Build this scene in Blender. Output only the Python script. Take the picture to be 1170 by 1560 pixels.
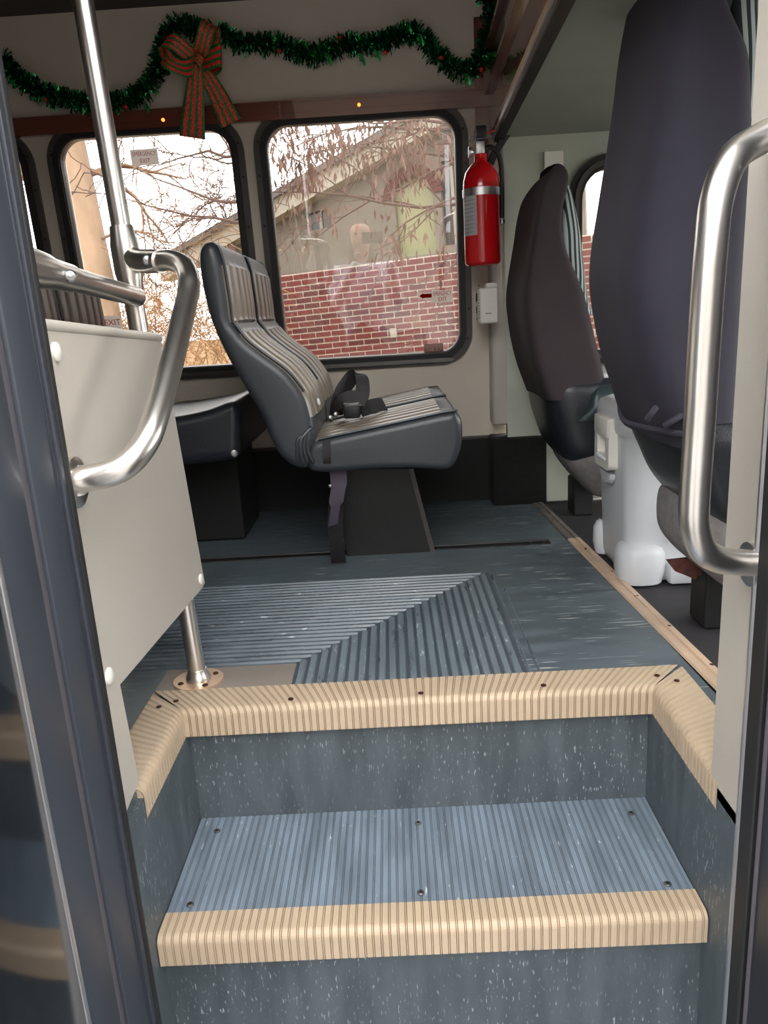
import bpy, bmesh, math, random
from mathutils import Vector, Matrix
from mathutils.geometry import tessellate_polygon
random.seed(7)
SC = bpy.context.scene
COL = SC.collection
for o in list(bpy.data.objects): bpy.data.objects.remove(o)

# ------------------------------------------------------------------ camera
F, CX, CY, H = 1150.0, 585.0, 780.0, 0.72      # focal length in pixels of the 1170x1560 frame, eye height over the bus floor
Yd = Vector((590-CX, 481-CY, F)).normalized()  # direction into the bus, in camera axes (right, down, forward)
Zd = Yd.cross(Vector((1590-CX, 421-CY, F))).normalized()
if Zd.y > 0: Zd = -Zd
Xd = Yd.cross(Zd)
ROT = Matrix((Xd, Yd, Zd))                     # camera axes -> world
EYE = Vector((0, 0, H))
cam = bpy.data.cameras.new('camera'); cam.sensor_fit = 'VERTICAL'; cam.sensor_height = 36.0
cam.lens = F/1560*36.0; cam.clip_start = 0.02; cam.clip_end = 300
camo = bpy.data.objects.new('camera', cam); COL.objects.link(camo)
r_, u_, b_ = ROT @ Vector((1,0,0)), ROT @ Vector((0,-1,0)), ROT @ Vector((0,0,-1))
camo.matrix_world = Matrix(((r_.x,u_.x,b_.x,0),(r_.y,u_.y,b_.y,0),(r_.z,u_.z,b_.z,H),(0,0,0,1)))
SC.camera = camo

# ------------------------------------------------------------------ world, exposure
w = bpy.data.worlds.new('overcast_sky'); SC.world = w; w.use_nodes = True
nt = w.node_tree; nt.nodes.clear()
wo = nt.nodes.new('ShaderNodeOutputWorld'); bg = nt.nodes.new('ShaderNodeBackground')
bg.inputs[0].default_value = (1.0, 0.99, 0.975, 1); bg.inputs[1].default_value = 9.0
nt.links.new(bg.outputs[0], wo.inputs[0])
SC.view_settings.view_transform = 'Standard'; SC.view_settings.look = 'None'
SC.view_settings.exposure = 0.0; SC.view_settings.gamma = 1.0; SC.view_settings.use_curve_mapping = False
SC.cycles.max_bounces = 10; SC.cycles.diffuse_bounces = 6; SC.cycles.glossy_bounces = 4; SC.cycles.transparent_max_bounces = 12

# ------------------------------------------------------------------ picture point -> place
def ray(u, v): return ROT @ Vector((u-CX, v-CY, F))
def P(u, v, X=None, Y=None, Z=None):
    r = ray(u, v)
    k = X/r.x if X is not None else (Y/r.y if Y is not None else (Z-H)/r.z)
    return EYE + r*k
def PP(u, v, o, n):                             # on the plane through o with normal n
    r = ray(u, v); return EYE + r*((o-EYE).dot(n)/r.dot(n))

# ------------------------------------------------------------------ materials
def lin(c):
    c = c/255.0; return c/12.92 if c <= .04045 else ((c+.055)/1.055)**2.4
def rgb(t): return (lin(t[0]), lin(t[1]), lin(t[2]), 1)
MATS = {}
def mat(name, col, rough=.5, metal=0.0, var=.12, vs=6.0, bump=0.0, bs=200.0, stretch=(1,1,1), spec=.5, emit=None, es=1.0, coat=0.0):
    if name in MATS: return MATS[name]
    m = bpy.data.materials.new(name); m.use_nodes = True; t = m.node_tree
    b = t.nodes['Principled BSDF']
    b.inputs['Roughness'].default_value = rough; b.inputs['Metallic'].default_value = metal
    b.inputs['Specular IOR Level'].default_value = spec; b.inputs['Coat Weight'].default_value = coat
    tc = t.nodes.new('ShaderNodeTexCoord'); mp = t.nodes.new('ShaderNodeMapping'); mp.inputs['Scale'].default_value = stretch
    t.links.new(tc.outputs['Object'], mp.inputs[0])
    n = t.nodes.new('ShaderNodeTexNoise'); n.inputs['Scale'].default_value = vs; n.inputs['Detail'].default_value = 5
    t.links.new(mp.outputs[0], n.inputs['Vector'])
    r = t.nodes.new('ShaderNodeMapRange'); r.inputs[1].default_value = .3; r.inputs[2].default_value = .7
    r.inputs[3].default_value = 1-var; r.inputs[4].default_value = 1+var
    t.links.new(n.outputs[0], r.inputs[0])
    mx = t.nodes.new('ShaderNodeVectorMath'); mx.operation = 'SCALE'; mx.inputs[0].default_value = rgb(col)[:3]
    t.links.new(r.outputs[0], mx.inputs['Scale']); t.links.new(mx.outputs[0], b.inputs['Base Color'])
    if bump:
        n2 = t.nodes.new('ShaderNodeTexNoise'); n2.inputs['Scale'].default_value = bs; n2.inputs['Detail'].default_value = 3
        t.links.new(mp.outputs[0], n2.inputs['Vector'])
        bp = t.nodes.new('ShaderNodeBump'); bp.inputs['Strength'].default_value = bump; bp.inputs['Distance'].default_value = .002
        t.links.new(n2.outputs[0], bp.inputs['Height']); t.links.new(bp.outputs[0], b.inputs['Normal'])
    if emit:
        b.inputs['Emission Color'].default_value = rgb(emit); b.inputs['Emission Strength'].default_value = es
    MATS[name] = m; return m

def vinyl(name, base, fleck, axis, amount=.63, rough=.42, st=.22, fs=130):
    """flecked sheet vinyl: pale streaks drawn out along one axis, scuffs on top"""
    m = bpy.data.materials.new(name); m.use_nodes = True; t = m.node_tree; b = t.nodes['Principled BSDF']
    b.inputs['Roughness'].default_value = rough
    tc = t.nodes.new('ShaderNodeTexCoord')
    def noise(sc, stretch, det=4):
        mp = t.nodes.new('ShaderNodeMapping'); mp.inputs['Scale'].default_value = stretch
        t.links.new(tc.outputs['Object'], mp.inputs[0])
        n = t.nodes.new('ShaderNodeTexNoise'); n.inputs['Scale'].default_value = sc; n.inputs['Detail'].default_value = det
        t.links.new(mp.outputs[0], n.inputs['Vector']); return n.outputs[0]
    def ramp(src, a, c):
        r = t.nodes.new('ShaderNodeMapRange'); r.inputs[1].default_value = a; r.inputs[2].default_value = c
        t.links.new(src, r.inputs[0]); return r.outputs[0]
    s = [1,1,1]; s[axis] = st
    f1 = ramp(noise(fs, s), amount, amount+.06)
    f0 = ramp(noise(5, (1,1,1), 3), .36, .66)
    mul = t.nodes.new('ShaderNodeMath'); mul.operation = 'MULTIPLY'; t.links.new(f1, mul.inputs[0]); t.links.new(f0, mul.inputs[1])
    s2 = [1,1,1]; s2[axis] = .2
    f2 = ramp(noise(30, s2, 6), .35, .65)
    c1 = t.nodes.new('ShaderNodeMix'); c1.data_type = 'RGBA'
    c1.inputs[6].default_value = rgb([x*.9 for x in base]); c1.inputs[7].default_value = rgb([min(255, x*1.09) for x in base])
    t.links.new(f2, c1.inputs[0])
    c2 = t.nodes.new('ShaderNodeMix'); c2.data_type = 'RGBA'; c2.inputs[7].default_value = rgb(fleck)
    t.links.new(c1.outputs[2], c2.inputs[6]); t.links.new(mul.outputs[0], c2.inputs[0])
    t.links.new(c2.outputs[2], b.inputs['Base Color'])
    r2 = t.nodes.new('ShaderNodeMapRange'); r2.inputs[3].default_value = rough-.08; r2.inputs[4].default_value = rough+.12
    t.links.new(f2, r2.inputs[0]); t.links.new(r2.outputs[0], b.inputs['Roughness'])
    return m

def stripes(name, c1, c2, axis, scale, rough=.8, glit=False):
    m = bpy.data.materials.new(name); m.use_nodes = True; t = m.node_tree; b = t.nodes['Principled BSDF']
    b.inputs['Roughness'].default_value = rough
    tc = t.nodes.new('ShaderNodeTexCoord')
    wv = t.nodes.new('ShaderNodeTexWave'); wv.bands_direction = axis; wv.inputs['Scale'].default_value = scale
    wv.inputs['Distortion'].default_value = 1.5 if glit else .6; wv.inputs['Detail Scale'].default_value = 12 if glit else 2
    if glit: t.links.new(tc.outputs['UV'], wv.inputs[0])
    else:
        dt = t.nodes.new('ShaderNodeVectorMath'); dt.operation = 'DOT_PRODUCT'; dt.inputs[1].default_value = (1,.7,.05); cb = t.nodes.new('ShaderNodeCombineXYZ')
        t.links.new(tc.outputs['Object'], dt.inputs[0]); t.links.new(dt.outputs['Value'], cb.inputs[0]); t.links.new(cb.outputs[0], wv.inputs[0])
    r = t.nodes.new('ShaderNodeMapRange'); r.inputs[1].default_value = .45; r.inputs[2].default_value = .58; t.links.new(wv.outputs[1], r.inputs[0])
    mx = t.nodes.new('ShaderNodeMix'); mx.data_type = 'RGBA'; mx.inputs[6].default_value = rgb(c1); mx.inputs[7].default_value = rgb(c2)
    t.links.new(r.outputs[0], mx.inputs[0])
    if glit:
        n = t.nodes.new('ShaderNodeTexNoise'); n.inputs['Scale'].default_value = 420; t.links.new(tc.outputs['Object'], n.inputs['Vector'])
        r2 = t.nodes.new('ShaderNodeMapRange'); r2.inputs[1].default_value = .35; r2.inputs[2].default_value = .7; r2.inputs[3].default_value = .35; r2.inputs[4].default_value = 2.2
        t.links.new(n.outputs[0], r2.inputs[0])
        sc = t.nodes.new('ShaderNodeVectorMath'); sc.operation = 'SCALE'
        t.links.new(mx.outputs[2], sc.inputs[0]); t.links.new(r2.outputs[0], sc.inputs['Scale']); t.links.new(sc.outputs[0], b.inputs['Base Color'])
    else: t.links.new(mx.outputs[2], b.inputs['Base Color'])
    return m

def glass(name, tint=(1,1,1), ior=1.5):
    m = bpy.data.materials.new(name); m.use_nodes = True; t = m.node_tree; t.nodes.clear()
    o = t.nodes.new('ShaderNodeOutputMaterial'); tr = t.nodes.new('ShaderNodeBsdfTransparent'); tr.inputs[0].default_value = (*tint, 1)
    gl = t.nodes.new('ShaderNodeBsdfGlossy'); gl.inputs['Roughness'].default_value = .01
    fr = t.nodes.new('ShaderNodeFresnel'); fr.inputs[0].default_value = ior
    mx = t.nodes.new('ShaderNodeMixShader')
    t.links.new(fr.outputs[0], mx.inputs[0]); t.links.new(tr.outputs[0], mx.inputs[1]); t.links.new(gl.outputs[0], mx.inputs[2]); t.links.new(mx.outputs[0], o.inputs[0])
    return m

M = dict(
 beige = mat('beige_wall_laminate', (206,196,182), .55, var=.03, bump=.25, bs=500),
 panel = mat('beige_panel_laminate', (182,176,166), .42, var=.025, bump=.2, bs=500),
 cabgrey = mat('grey_green_cab_laminate', (172,176,162), .6, var=.03, bump=.3, bs=600),
 cabroof = mat('grey_cab_headliner', (152,156,144), .8, var=.04, bump=.4, bs=500),
 ceil = mat('charcoal_headliner', (72,66,62), .9, var=.08, bump=.5, bs=300),
 black = mat('black_rubber', (24,24,26), .6, var=.2),
 carpet = mat('black_carpet', (13,12,12), .95, var=.35, vs=60, bump=1.0, bs=400),
 kick = mat('black_kick_vinyl', (9,9,10), .7, var=.2),
 frame = mat('dark_window_frame', (66,62,61), .38, var=.15),
 alu = mat('brushed_aluminium', (216,216,218), .38, 1.0, var=.06, stretch=(1,1,.02), vs=40),
 steel = mat('brushed_stainless_tube', (226,222,216), .29, 1.0, var=.06, vs=20),
 wood = mat('varnished_brown_wood', (104,52,40), .22, var=.22, vs=5, stretch=(.3,3,3), coat=.6),
 nose = mat('tan_nosing_vinyl', (184,165,141), .5, var=.07, vs=14),
 beigestrip = mat('tan_threshold_strip', (196,170,146), .45, var=.14, vs=12),
 oldstrip = mat('worn_threshold_strip', (108,102,96), .6, var=.3, vs=40),
 screw = mat('rusty_screw', (72,46,34), .6, .6, var=.3, vs=200),
 zinc = mat('zinc_screw', (150,150,150), .35, 1.0),
 seatside = mat('slate_blue_vinyl', (50,54,59), .38, var=.06, bump=.15, bs=300),
 seatfront = mat('taupe_grey_vinyl', (126,116,103), .34, var=.06, bump=.15, bs=300),
 piping = mat('dark_piping', (40,46,54), .35),
 cover = mat('navy_black_seat_cover', (44,42,54), .85, var=.1, vs=9, bump=.3, bs=900),
 coverb = mat('brown_black_seat_cover', (50,42,46), .85, var=.1, vs=9, bump=.3, bs=900),
 leather = mat('black_leather', (34,37,44), .35, var=.1, bump=.3, bs=250),
 leatherb = mat('dark_green_leather', (50,62,66), .3, var=.1, bump=.3, bs=250),
 greyfab = mat('grey_seat_base_fabric', (128,124,124), .95, var=.14, vs=60, bump=.6, bs=700),
 white = mat('white_plastic', (208,211,215), .38, var=.02),
 white2 = mat('off_white_plastic', (224,222,214), .45, var=.02),
 red = mat('red_enamel', (206,20,28), .2, var=.04, coat=.6),
 redp = mat('red_plastic', (200,44,38), .4),
 label = mat('silver_label', (176,176,178), .4, var=.1, vs=50),
 ink = mat('black_ink', (46,46,48), .7),
 redink = mat('red_ink', (196,40,40), .6),
 sticker = mat('white_sticker', (236,226,218), .6, var=.03),
 webbing = mat('black_webbing', (34,32,35), .55, var=.15, bump=.6, bs=900),
 webbing2 = mat('violet_grey_webbing', (92,84,98), .5, var=.15, bump=.6, bs=900),
 navy = mat('navy_door_paint', (48,52,61), .48, var=.06, vs=3, coat=.05),
 navydk = mat('dark_navy_door_paint', (30,33,44), .4, var=.1),
 rubber = mat('grey_door_rubber', (74,72,78), .5, var=.1),
 tinsel = mat('green_tinsel', (34,118,72), .22, .85, var=.4, vs=90),
 tinsel2 = mat('bright_green_tinsel', (60,200,110), .2, .8, var=.3, vs=90),
 berry = mat('red_berry', (214,34,34), .3),
 amber = mat('amber_lens', (255,120,40), .3, emit=(255,104,34), es=6),
 brick = mat('red_brick', (88,31,27), .85, var=.12, vs=3, bump=.6, bs=60),
 brick2 = mat('dark_red_brick', (72,26,24), .85, var=.12, vs=3, bump=.6, bs=60),
 brick3 = mat('buff_brick', (100,60,46), .85, var=.14, vs=3, bump=.6, bs=60),
 mortar = mat('pale_mortar', (190,178,164), .95, var=.1, vs=20),
 siding = mat('grey_tan_siding', (98,91,82), .8, var=.1, vs=2),
 fascia = mat('pale_fascia_board', (138,131,118), .7, var=.06),
 roof = mat('grey_roof_shingle', (84,80,78), .9, var=.15, vs=8),
 darkglass = mat('dark_house_glass', (62,58,58), .15, var=.15),
 yellowreflection = mat('pale_yellow_reflection', (118,118,84), .4, var=.1, vs=2),  # colour of a reflection in the bus glass, painted on the house
 bark = mat('pale_sycamore_bark', (150,126,104), .9, var=.3, vs=5, stretch=(1,1,.4)),
 branch = mat('dark_branch_bark', (84,64,56), .9, var=.2),
 branch2 = mat('tan_branch_bark', (120,94,72), .9, var=.2),
 dryleaf = mat('dry_brown_leaf', (98,72,60), .8, var=.3, vs=3),
 dryshrub = mat('tan_dry_shrub', (160,126,92), .9, var=.25, vs=3),
 grass = mat('dry_winter_grass', (150,132,96), .95, var=.25, vs=1.5),
 asphalt = mat('grey_asphalt', (108,106,104), .95, var=.15, vs=30),
 skin = mat('skin', (206,160,136), .5), hair = mat('brown_hair', (84,56,44), .6, var=.2, vs=40),
 jacket = mat('pale_grey_jacket', (206,208,218), .8, var=.08), jeans = mat('blue_jeans', (62,76,104), .9, var=.15),
)
V_FLOOR = vinyl('blue_grey_floor_vinyl', (84,94,100), (186,190,188), 0, .61, .36, .09)
V_RIB = vinyl('blue_grey_ribbed_vinyl', (104,116,124), (190,204,208), 1, .62, .34)  # lighter base colour stands in for light on the rib tops
V_RIBX = vinyl('blue_grey_ribbed_vinyl_across', (90,101,109), (196,204,208), 0, .66, .34)
V_RISER = vinyl('slate_riser_vinyl', (76,84,89), (176,182,182), 2, .615, .45, .2, 270)
V_TREAD = vinyl('steel_blue_tread_vinyl', (114,127,140), (204,210,212), 1, .66, .4)
def film(name, col):
    m = bpy.data.materials.new(name); m.use_nodes = True; t = m.node_tree; t.nodes.clear(); o = t.nodes.new('ShaderNodeOutputMaterial')
    a = t.nodes.new('ShaderNodeBsdfDiffuse'); b = t.nodes.new('ShaderNodeBsdfTranslucent'); x = t.nodes.new('ShaderNodeMixShader'); x.inputs[0].default_value = .62
    n = t.nodes.new('ShaderNodeTexNoise'); n.inputs['Scale'].default_value = 60; r = t.nodes.new('ShaderNodeMapRange'); r.inputs[3].default_value = .92; r.inputs[4].default_value = 1.05
    k = t.nodes.new('ShaderNodeVectorMath'); k.operation = 'SCALE'; k.inputs[0].default_value = rgb(col)[:3]; t.links.new(n.outputs[0], r.inputs[0]); t.links.new(r.outputs[0], k.inputs['Scale'])
    for q_ in (a, b): t.links.new(k.outputs[0], q_.inputs[0])
    t.links.new(a.outputs[0], x.inputs[1]); t.links.new(b.outputs[0], x.inputs[2]); t.links.new(x.outputs[0], o.inputs[0]); return m
M['sticker'] = film('white_vinyl_sticker', (226,216,208)); M['redink'] = film('red_ink_film', (176,16,22))
STRIPE = stripes('grey_stripe_seat_fabric', (176,186,186), (40,48,52), 'X', 22)
RIBBON = stripes('red_green_glitter_ribbon', (224,60,52), (52,116,56), 'X', 1.05, .6, True)
GLASS = glass('window_glass', (.78,.775,.77), 1.8)
NGLASS = glass('dark_tinted_glass', (.42,.42,.42), 1.4)
DGLASS = mat('dark_tinted_door_glass', (10,12,17), .1, var=0, spec=.35)

# ------------------------------------------------------------------ mesh building
LOC = {}                                        # world place of every object's origin (nothing is rotated)
def smooth_pts(pts, n=6, closed=True):
    out = []; N = len(pts); pts = [Vector(p) for p in pts]
    for i in range(N if closed else N-1):
        if closed: a,b,c,d = pts[i-1], pts[i], pts[(i+1)%N], pts[(i+2)%N]
        else: a,b,c,d = pts[max(i-1,0)], pts[i], pts[i+1], pts[min(i+2,N-1)]
        for k in range(n):
            t = k/n
            out.append(.5*((2*b)+(c-a)*t+(2*a-5*b+4*c-d)*t*t+(3*b-a-3*c+d)*t**3))
    if not closed: out.append(pts[-1])
    return out
def rrect(x0, x1, y0, y1, r, n=8):
    out = []
    for cx, cy, a0 in ((x1-r,y0+r,-90),(x1-r,y1-r,0),(x0+r,y1-r,90),(x0+r,y0+r,180)):
        for k in range(n+1):
            a = math.radians(a0+90*k/n); out.append((cx+r*math.cos(a), cy+r*math.sin(a)))
    return out

class G:
    def __init__(s): s.v = []; s.f = []; s.uv = None
    def add(s, vs, fs):
        k = len(s.v); s.v += [Vector(p) for p in vs]; s.f += [tuple(i+k for i in f) for f in fs]; return s
    def box(s, a, b, bev=0.0, seg=2):
        a, b = Vector(a), Vector(b); lo = Vector(map(min, a, b)); hi = Vector(map(max, a, b))
        bm = bmesh.new(); bmesh.ops.create_cube(bm, size=1)
        for v in bm.verts: v.co = Vector((lo[i]+(v.co[i]+.5)*(hi[i]-lo[i]) for i in range(3)))
        if bev: bmesh.ops.bevel(bm, geom=bm.edges[:], offset=bev, segments=seg, profile=.5, affect='EDGES')
        return s.bm(bm)
    def bm(s, bm):
        bm.verts.index_update(); s.add([v.co.copy() for v in bm.verts], [[v.index for v in f.verts] for f in bm.faces]); bm.free(); return s
    def quad(s, *p): return s.add(p, [tuple(range(len(p)))])
    def tube(s, path, r, n=16, cap=True):
        path = [Vector(p) for p in path]; N = len(path); rr = r if isinstance(r, (list, tuple)) else [r]*N
        up = None; rings = []
        for i, p in enumerate(path):
            t = (path[min(i+1,N-1)]-path[max(i-1,0)]).normalized()
            if up is None:
                up = t.orthogonal().normalized()
            up = (up - t*up.dot(t)).normalized(); sd = t.cross(up)
            rings.append([p+(up*math.cos(2*math.pi*k/n)+sd*math.sin(2*math.pi*k/n))*rr[i] for k in range(n)])
        return s.rings(rings, cap)
    def rings(s, rings, cap=True):
        n = len(rings[0]); vs = [p for r in rings for p in r]; fs = []
        for i in range(len(rings)-1):
            for k in range(n): fs.append((i*n+k, i*n+(k+1)%n, (i+1)*n+(k+1)%n, (i+1)*n+k))
        if cap: fs.append(tuple(range(n))[::-1]); fs.append(tuple((len(rings)-1)*n+k for k in range(n)))
        return s.add(vs, fs)
    def cyl(s, a, b, r, n=20, r2=None): return s.tube([a, b], [r, r if r2 is None else r2], n)
    def disc(s, c, axis, r, h, n=18):            # slightly domed button
        c = Vector(c); a = Vector(axis).normalized()
        return s.tube([c, c+a*h*.5, c+a*h*.85, c+a*h], [r, r*.98, r*.7, r*.15], n)
    def lathe(s, c, prof, n=32):
        c = Vector(c)
        return s.rings([[c+Vector((r*math.cos(2*math.pi*k/n), r*math.sin(2*math.pi*k/n), z)) for k in range(n)] for r, z in prof])
    def plate(s, outer, holes, f, t0, t1):       # f(a,b,offset)->point ; flat sheet with holes, thickness t0..t1
        loops = [outer]+list(holes); allp = [p for l in loops for p in l]
        tri = tessellate_polygon([[Vector((p[0],p[1],0)) for p in l] for l in loops]); n = len(allp)
        vs = [f(p[0],p[1],t0) for p in allp]+[f(p[0],p[1],t1) for p in allp]; fs = []
        for a,b,c in tri: fs.append((a,b,c)); fs.append((c+n,b+n,a+n))
        k = 0
        for l in loops:
            m = len(l)
            for i in range(m): fs.append((k+i, k+(i+1)%m, k+(i+1)%m+n, k+i+n))
            k += m
        return s.add(vs, fs)
    def ribbon(s, path, wdir, w, th=.0015):       # strap: centre line, width direction(s)
        path = [Vector(p) for p in path]; N = len(path); rings = []
        for i, p in enumerate(path):
            t = (path[min(i+1,N-1)]-path[max(i-1,0)]).normalized()
            d = Vector(wdir[i] if isinstance(wdir[0], (tuple, list, Vector)) else wdir); d = (d-t*d.dot(t)).normalized(); n = t.cross(d)
            ww = w[i] if isinstance(w, (list, tuple)) else w
            rings.append([p+d*ww/2+n*th, p-d*ww/2+n*th, p-d*ww/2-n*th, p+d*ww/2-n*th])
        return s.rings(rings)
    def make(s, name, m, parent=None, smooth=False, angle=40, origin=None):
        if origin is None:
            lo = Vector((min(p[i] for p in s.v) for i in range(3))); hi = Vector((max(p[i] for p in s.v) for i in range(3)))
            origin = Vector(((lo.x+hi.x)/2, (lo.y+hi.y)/2, lo.z))
        origin = Vector(origin)
        me = bpy.data.meshes.new(name); me.from_pydata([p-origin for p in s.v], [], s.f)
        bm = bmesh.new(); bm.from_mesh(me); bmesh.ops.recalc_face_normals(bm, faces=bm.faces)
        if smooth:
            for f in bm.faces: f.smooth = True
            for e in bm.edges:
                if len(e.link_faces) == 2 and e.calc_face_angle(0) > math.radians(angle): e.smooth = False
        bm.to_mesh(me); bm.free()
        me.materials.append(m)
        if s.uv:
            L = me.uv_layers.new(name='UVMap')
            for l in me.loops: L.data[l.index].uv = s.uv[l.vertex_index]
        o = bpy.data.objects.new(name, me); COL.objects.link(o); place(o, origin, parent); return o
def place(o, origin, parent):
    LOC[o.name] = Vector(origin)
    if parent: o.parent = parent; o.location = Vector(origin)-LOC[parent.name]
    else: o.location = origin
def thing(name, label, cat, loc, group=None):
    o = bpy.data.objects.new(name, None); o.empty_display_size = .05; COL.objects.link(o); place(o, loc, None); return tag(o, label, cat, group)
def tag(o, label, cat, group=None):
    o['label'] = label; o['category'] = cat
    if group: o['group'] = group
    return o
def struct(o, label=None):
    o['kind'] = 'structure'
    if label: o['label'] = label
    return o
def empty_struct(name, loc, label=None):
    o = bpy.data.objects.new(name, None); o.empty_display_size = .05; COL.objects.link(o); place(o, loc, None); return struct(o, label)
def copy_tree(o, delta, parent=None):
    c = o.copy(); COL.objects.link(c)
    if parent: c.parent = parent; c.matrix_parent_inverse = o.matrix_parent_inverse.copy()
    else: c.location = o.location+Vector(delta)
    LOC[c.name] = LOC[o.name]+Vector(delta)
    for ch in list(o.children): copy_tree(ch, delta, c)
    return c
def text_geo(body, size, f, off, th=.0006, sx=1.0, bold=0.0):
    cu = bpy.data.curves.new('t', 'FONT'); cu.body = body; cu.size = size; cu.align_x = 'CENTER'; cu.align_y = 'CENTER'; cu.offset = bold; cu.resolution_u = 3
    ob = bpy.data.objects.new('t', cu); COL.objects.link(ob)
    me = bpy.data.meshes.new_from_object(ob.evaluated_get(bpy.context.evaluated_depsgraph_get()))
    g = G(); g.add([f(v.co.x*sx, v.co.y, off+th) for v in me.vertices], [tuple(p.vertices) for p in me.polygons])
    bpy.data.objects.remove(ob); bpy.data.curves.remove(cu); bpy.data.meshes.remove(me); return g

def loft_pad(prof, y0, y1, r, pleat=None, depth=.006, pitch=.045, margin=.05, ny=56, bulge=0.0):
    """padded shape: closed (x,z) outline swept along y, edges rounded by r, points listed in pleat get grooves; returns (shell, insert)"""
    N = len(prof); P2 = [Vector((p[0],p[1])) for p in prof]
    area = sum(P2[i].x*P2[(i+1)%N].y-P2[(i+1)%N].x*P2[i].y for i in range(N)); sg = 1 if area > 0 else -1
    nor = []
    for i in range(N):
        t = (P2[(i+1)%N]-P2[i-1]).normalized(); nor.append(Vector((t.y,-t.x))*sg)
    st = []
    for k in range(7):
        a = math.pi/2*k/6; st.append((y0+r*(1-math.sin(a)) if False else y0+r*(1-math.cos(a)), r*(1-math.sin(a))))
    for k in range(1, ny): st.append((y0+r+(y1-y0-2*r)*k/ny, 0.0))
    for k in range(7):
        a = math.pi/2*(6-k)/6; st.append((y1-r*(1-math.cos(a)), r*(1-math.sin(a))))
    rings = []; ym = (y0+y1)/2
    for y, ins in st:
        q = []
        inn = 1.0 if y0+margin < y < y1-margin else 0.0
        gv = depth*(abs(math.cos(math.pi*(y-ym)/pitch))**8)
        bu = bulge*(1-((y-ym)/((y1-y0)/2))**2)
        for i in range(N):
            wgt = pleat[i] if pleat else 0
            q.append(P2[i]-nor[i]*ins-nor[i]*(gv*inn*wgt)+nor[i]*bu*wgt)
        rings.append([Vector((p.x, y, p.y)) for p in q])
    shell, ins_ = G(), G(); n = N; vs = [p for rg in rings for p in rg]; fa, fb = [], []
    for i in range(len(rings)-1):
        for k in range(n):
            f = (i*n+k, i*n+(k+1)%n, (i+1)*n+(k+1)%n, (i+1)*n+k)
            ymid = (st[i][0]+st[i+1][0])/2
            if pleat and pleat[k] > .5 and pleat[(k+1)%n] > .5 and y0+margin*.75 < ymid < y1-margin*.75: fb.append(f)
            else: fa.append(f)
    for a,b,c in tessellate_polygon([[Vector((p.x,p.z,0)) for p in rings[0]]]): fa.append((a,b,c)); fa.append(tuple((len(rings)-1)*n+k for k in (c,b,a)))
    def compact(fs):
        used = sorted({i for f in fs for i in f}); mp = {a: b for b, a in enumerate(used)}
        g = G(); g.v = [vs[i] for i in used]; g.f = [tuple(mp[i] for i in f) for f in fs]; return g
    return compact(fa), (compact(fb) if fb else None)

# ================================================================== THE BUS SHELL
TH = math.radians(4.0); W0 = Vector((0, 2.9, .29)); WV = Vector((0, -math.sin(TH), math.cos(TH))); WN = Vector((0, -math.cos(TH), -math.sin(TH)))
def WF(x, wv, off=0.0): return W0+Vector((x,0,0))+WV*wv+WN*off
def WX(u, v, off=0.0):
    p = PP(u, v, W0+WN*off, WN); return p.x, (p-W0-WN*off).dot(WV)
WALLX0, WALLX1 = -3.2, .43
XL, XR = -.437, .468                             # stairwell sides
YN = 1.315                                       # top step edge
TZ = -.252                                       # middle step

# floor with a stairwell cut out
fl = empty_struct('floor', (0, 2.0, 0), 'blue-grey flecked vinyl floor')
g = G()
def xy(a, b, o): return Vector((a, b, o))
g.plate([(WALLX0,.95),(XL-.01,.95),(XL-.01,YN+.02),(XR+.01,YN+.02),(XR+.01,.95),(.585,.95),(.53,2.88),(WALLX0,2.9)], [], xy, -.04, 0.0)
g.make('floor_sheet', V_FLOOR, fl)
# ribbed mats, one with ribs across, one with ribs running in, mitred along the diagonal
A, B = P(740,872,Z=0), P(455,1010,Z=0)
g = G(); n = 24
def rib(g, a, b, side, wd=.0125, h=.005):
    a, b, side = Vector(a), Vector(b), Vector(side)
    z = Vector((0,0,1)); pr = [(-wd/2,0),(-wd/2+.0025,h),(wd/2-.0025,h),(wd/2,0)]
    g.rings([[p+side*s+z*q for s, q in pr] for p in (a, b)])
for k in range(n):
    t = (k+.5)/n; p = B.lerp(A, t); rib(g, (-2.4, p.y, 0), (p.x-.004, p.y, 0), (0,1,0))
g.box((-2.4, B.y, -.001), (B.x, A.y, .0006))
o = g.make('ribbed_mat', V_RIBX, fl); o['kind'] = 'stuff'
g = G(); g.plate([(B.x-.006,1.395),(A.x+.006,1.395),(A.x+.006,A.y),(B.x-.006,B.y)], [], xy, -.001, .0006); g.make('mat_base', mat('shaded_mat_base', (66,75,82), .5, var=.15, vs=20), fl)  # base darkened in colour to stand in for shade between the ribs
g = G(); n = 22
for k in range(n):
    t = (k+.5)/n; p = B.lerp(A, t); rib(g, (p.x, 1.40, 0), (p.x, p.y-.004, 0), (1,0,0), .0165, .004)
for k in range(2): rib(g, (A.x+.012+.02*k, 1.40, 0), (A.x+.012+.02*k, A.y-.03-.12*k, 0), (1,0,0), .006)
o = g.make('ribbed_mat', V_RIB, fl); o['kind'] = 'stuff'
g = G(); g.box((-.52, 1.39, 0), (B.x-.004, B.y-.004, .0012)); g.make('worn_patch', mat('worn_taupe_vinyl', (128,118,110), .38, var=.1, vs=8), fl)

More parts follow.
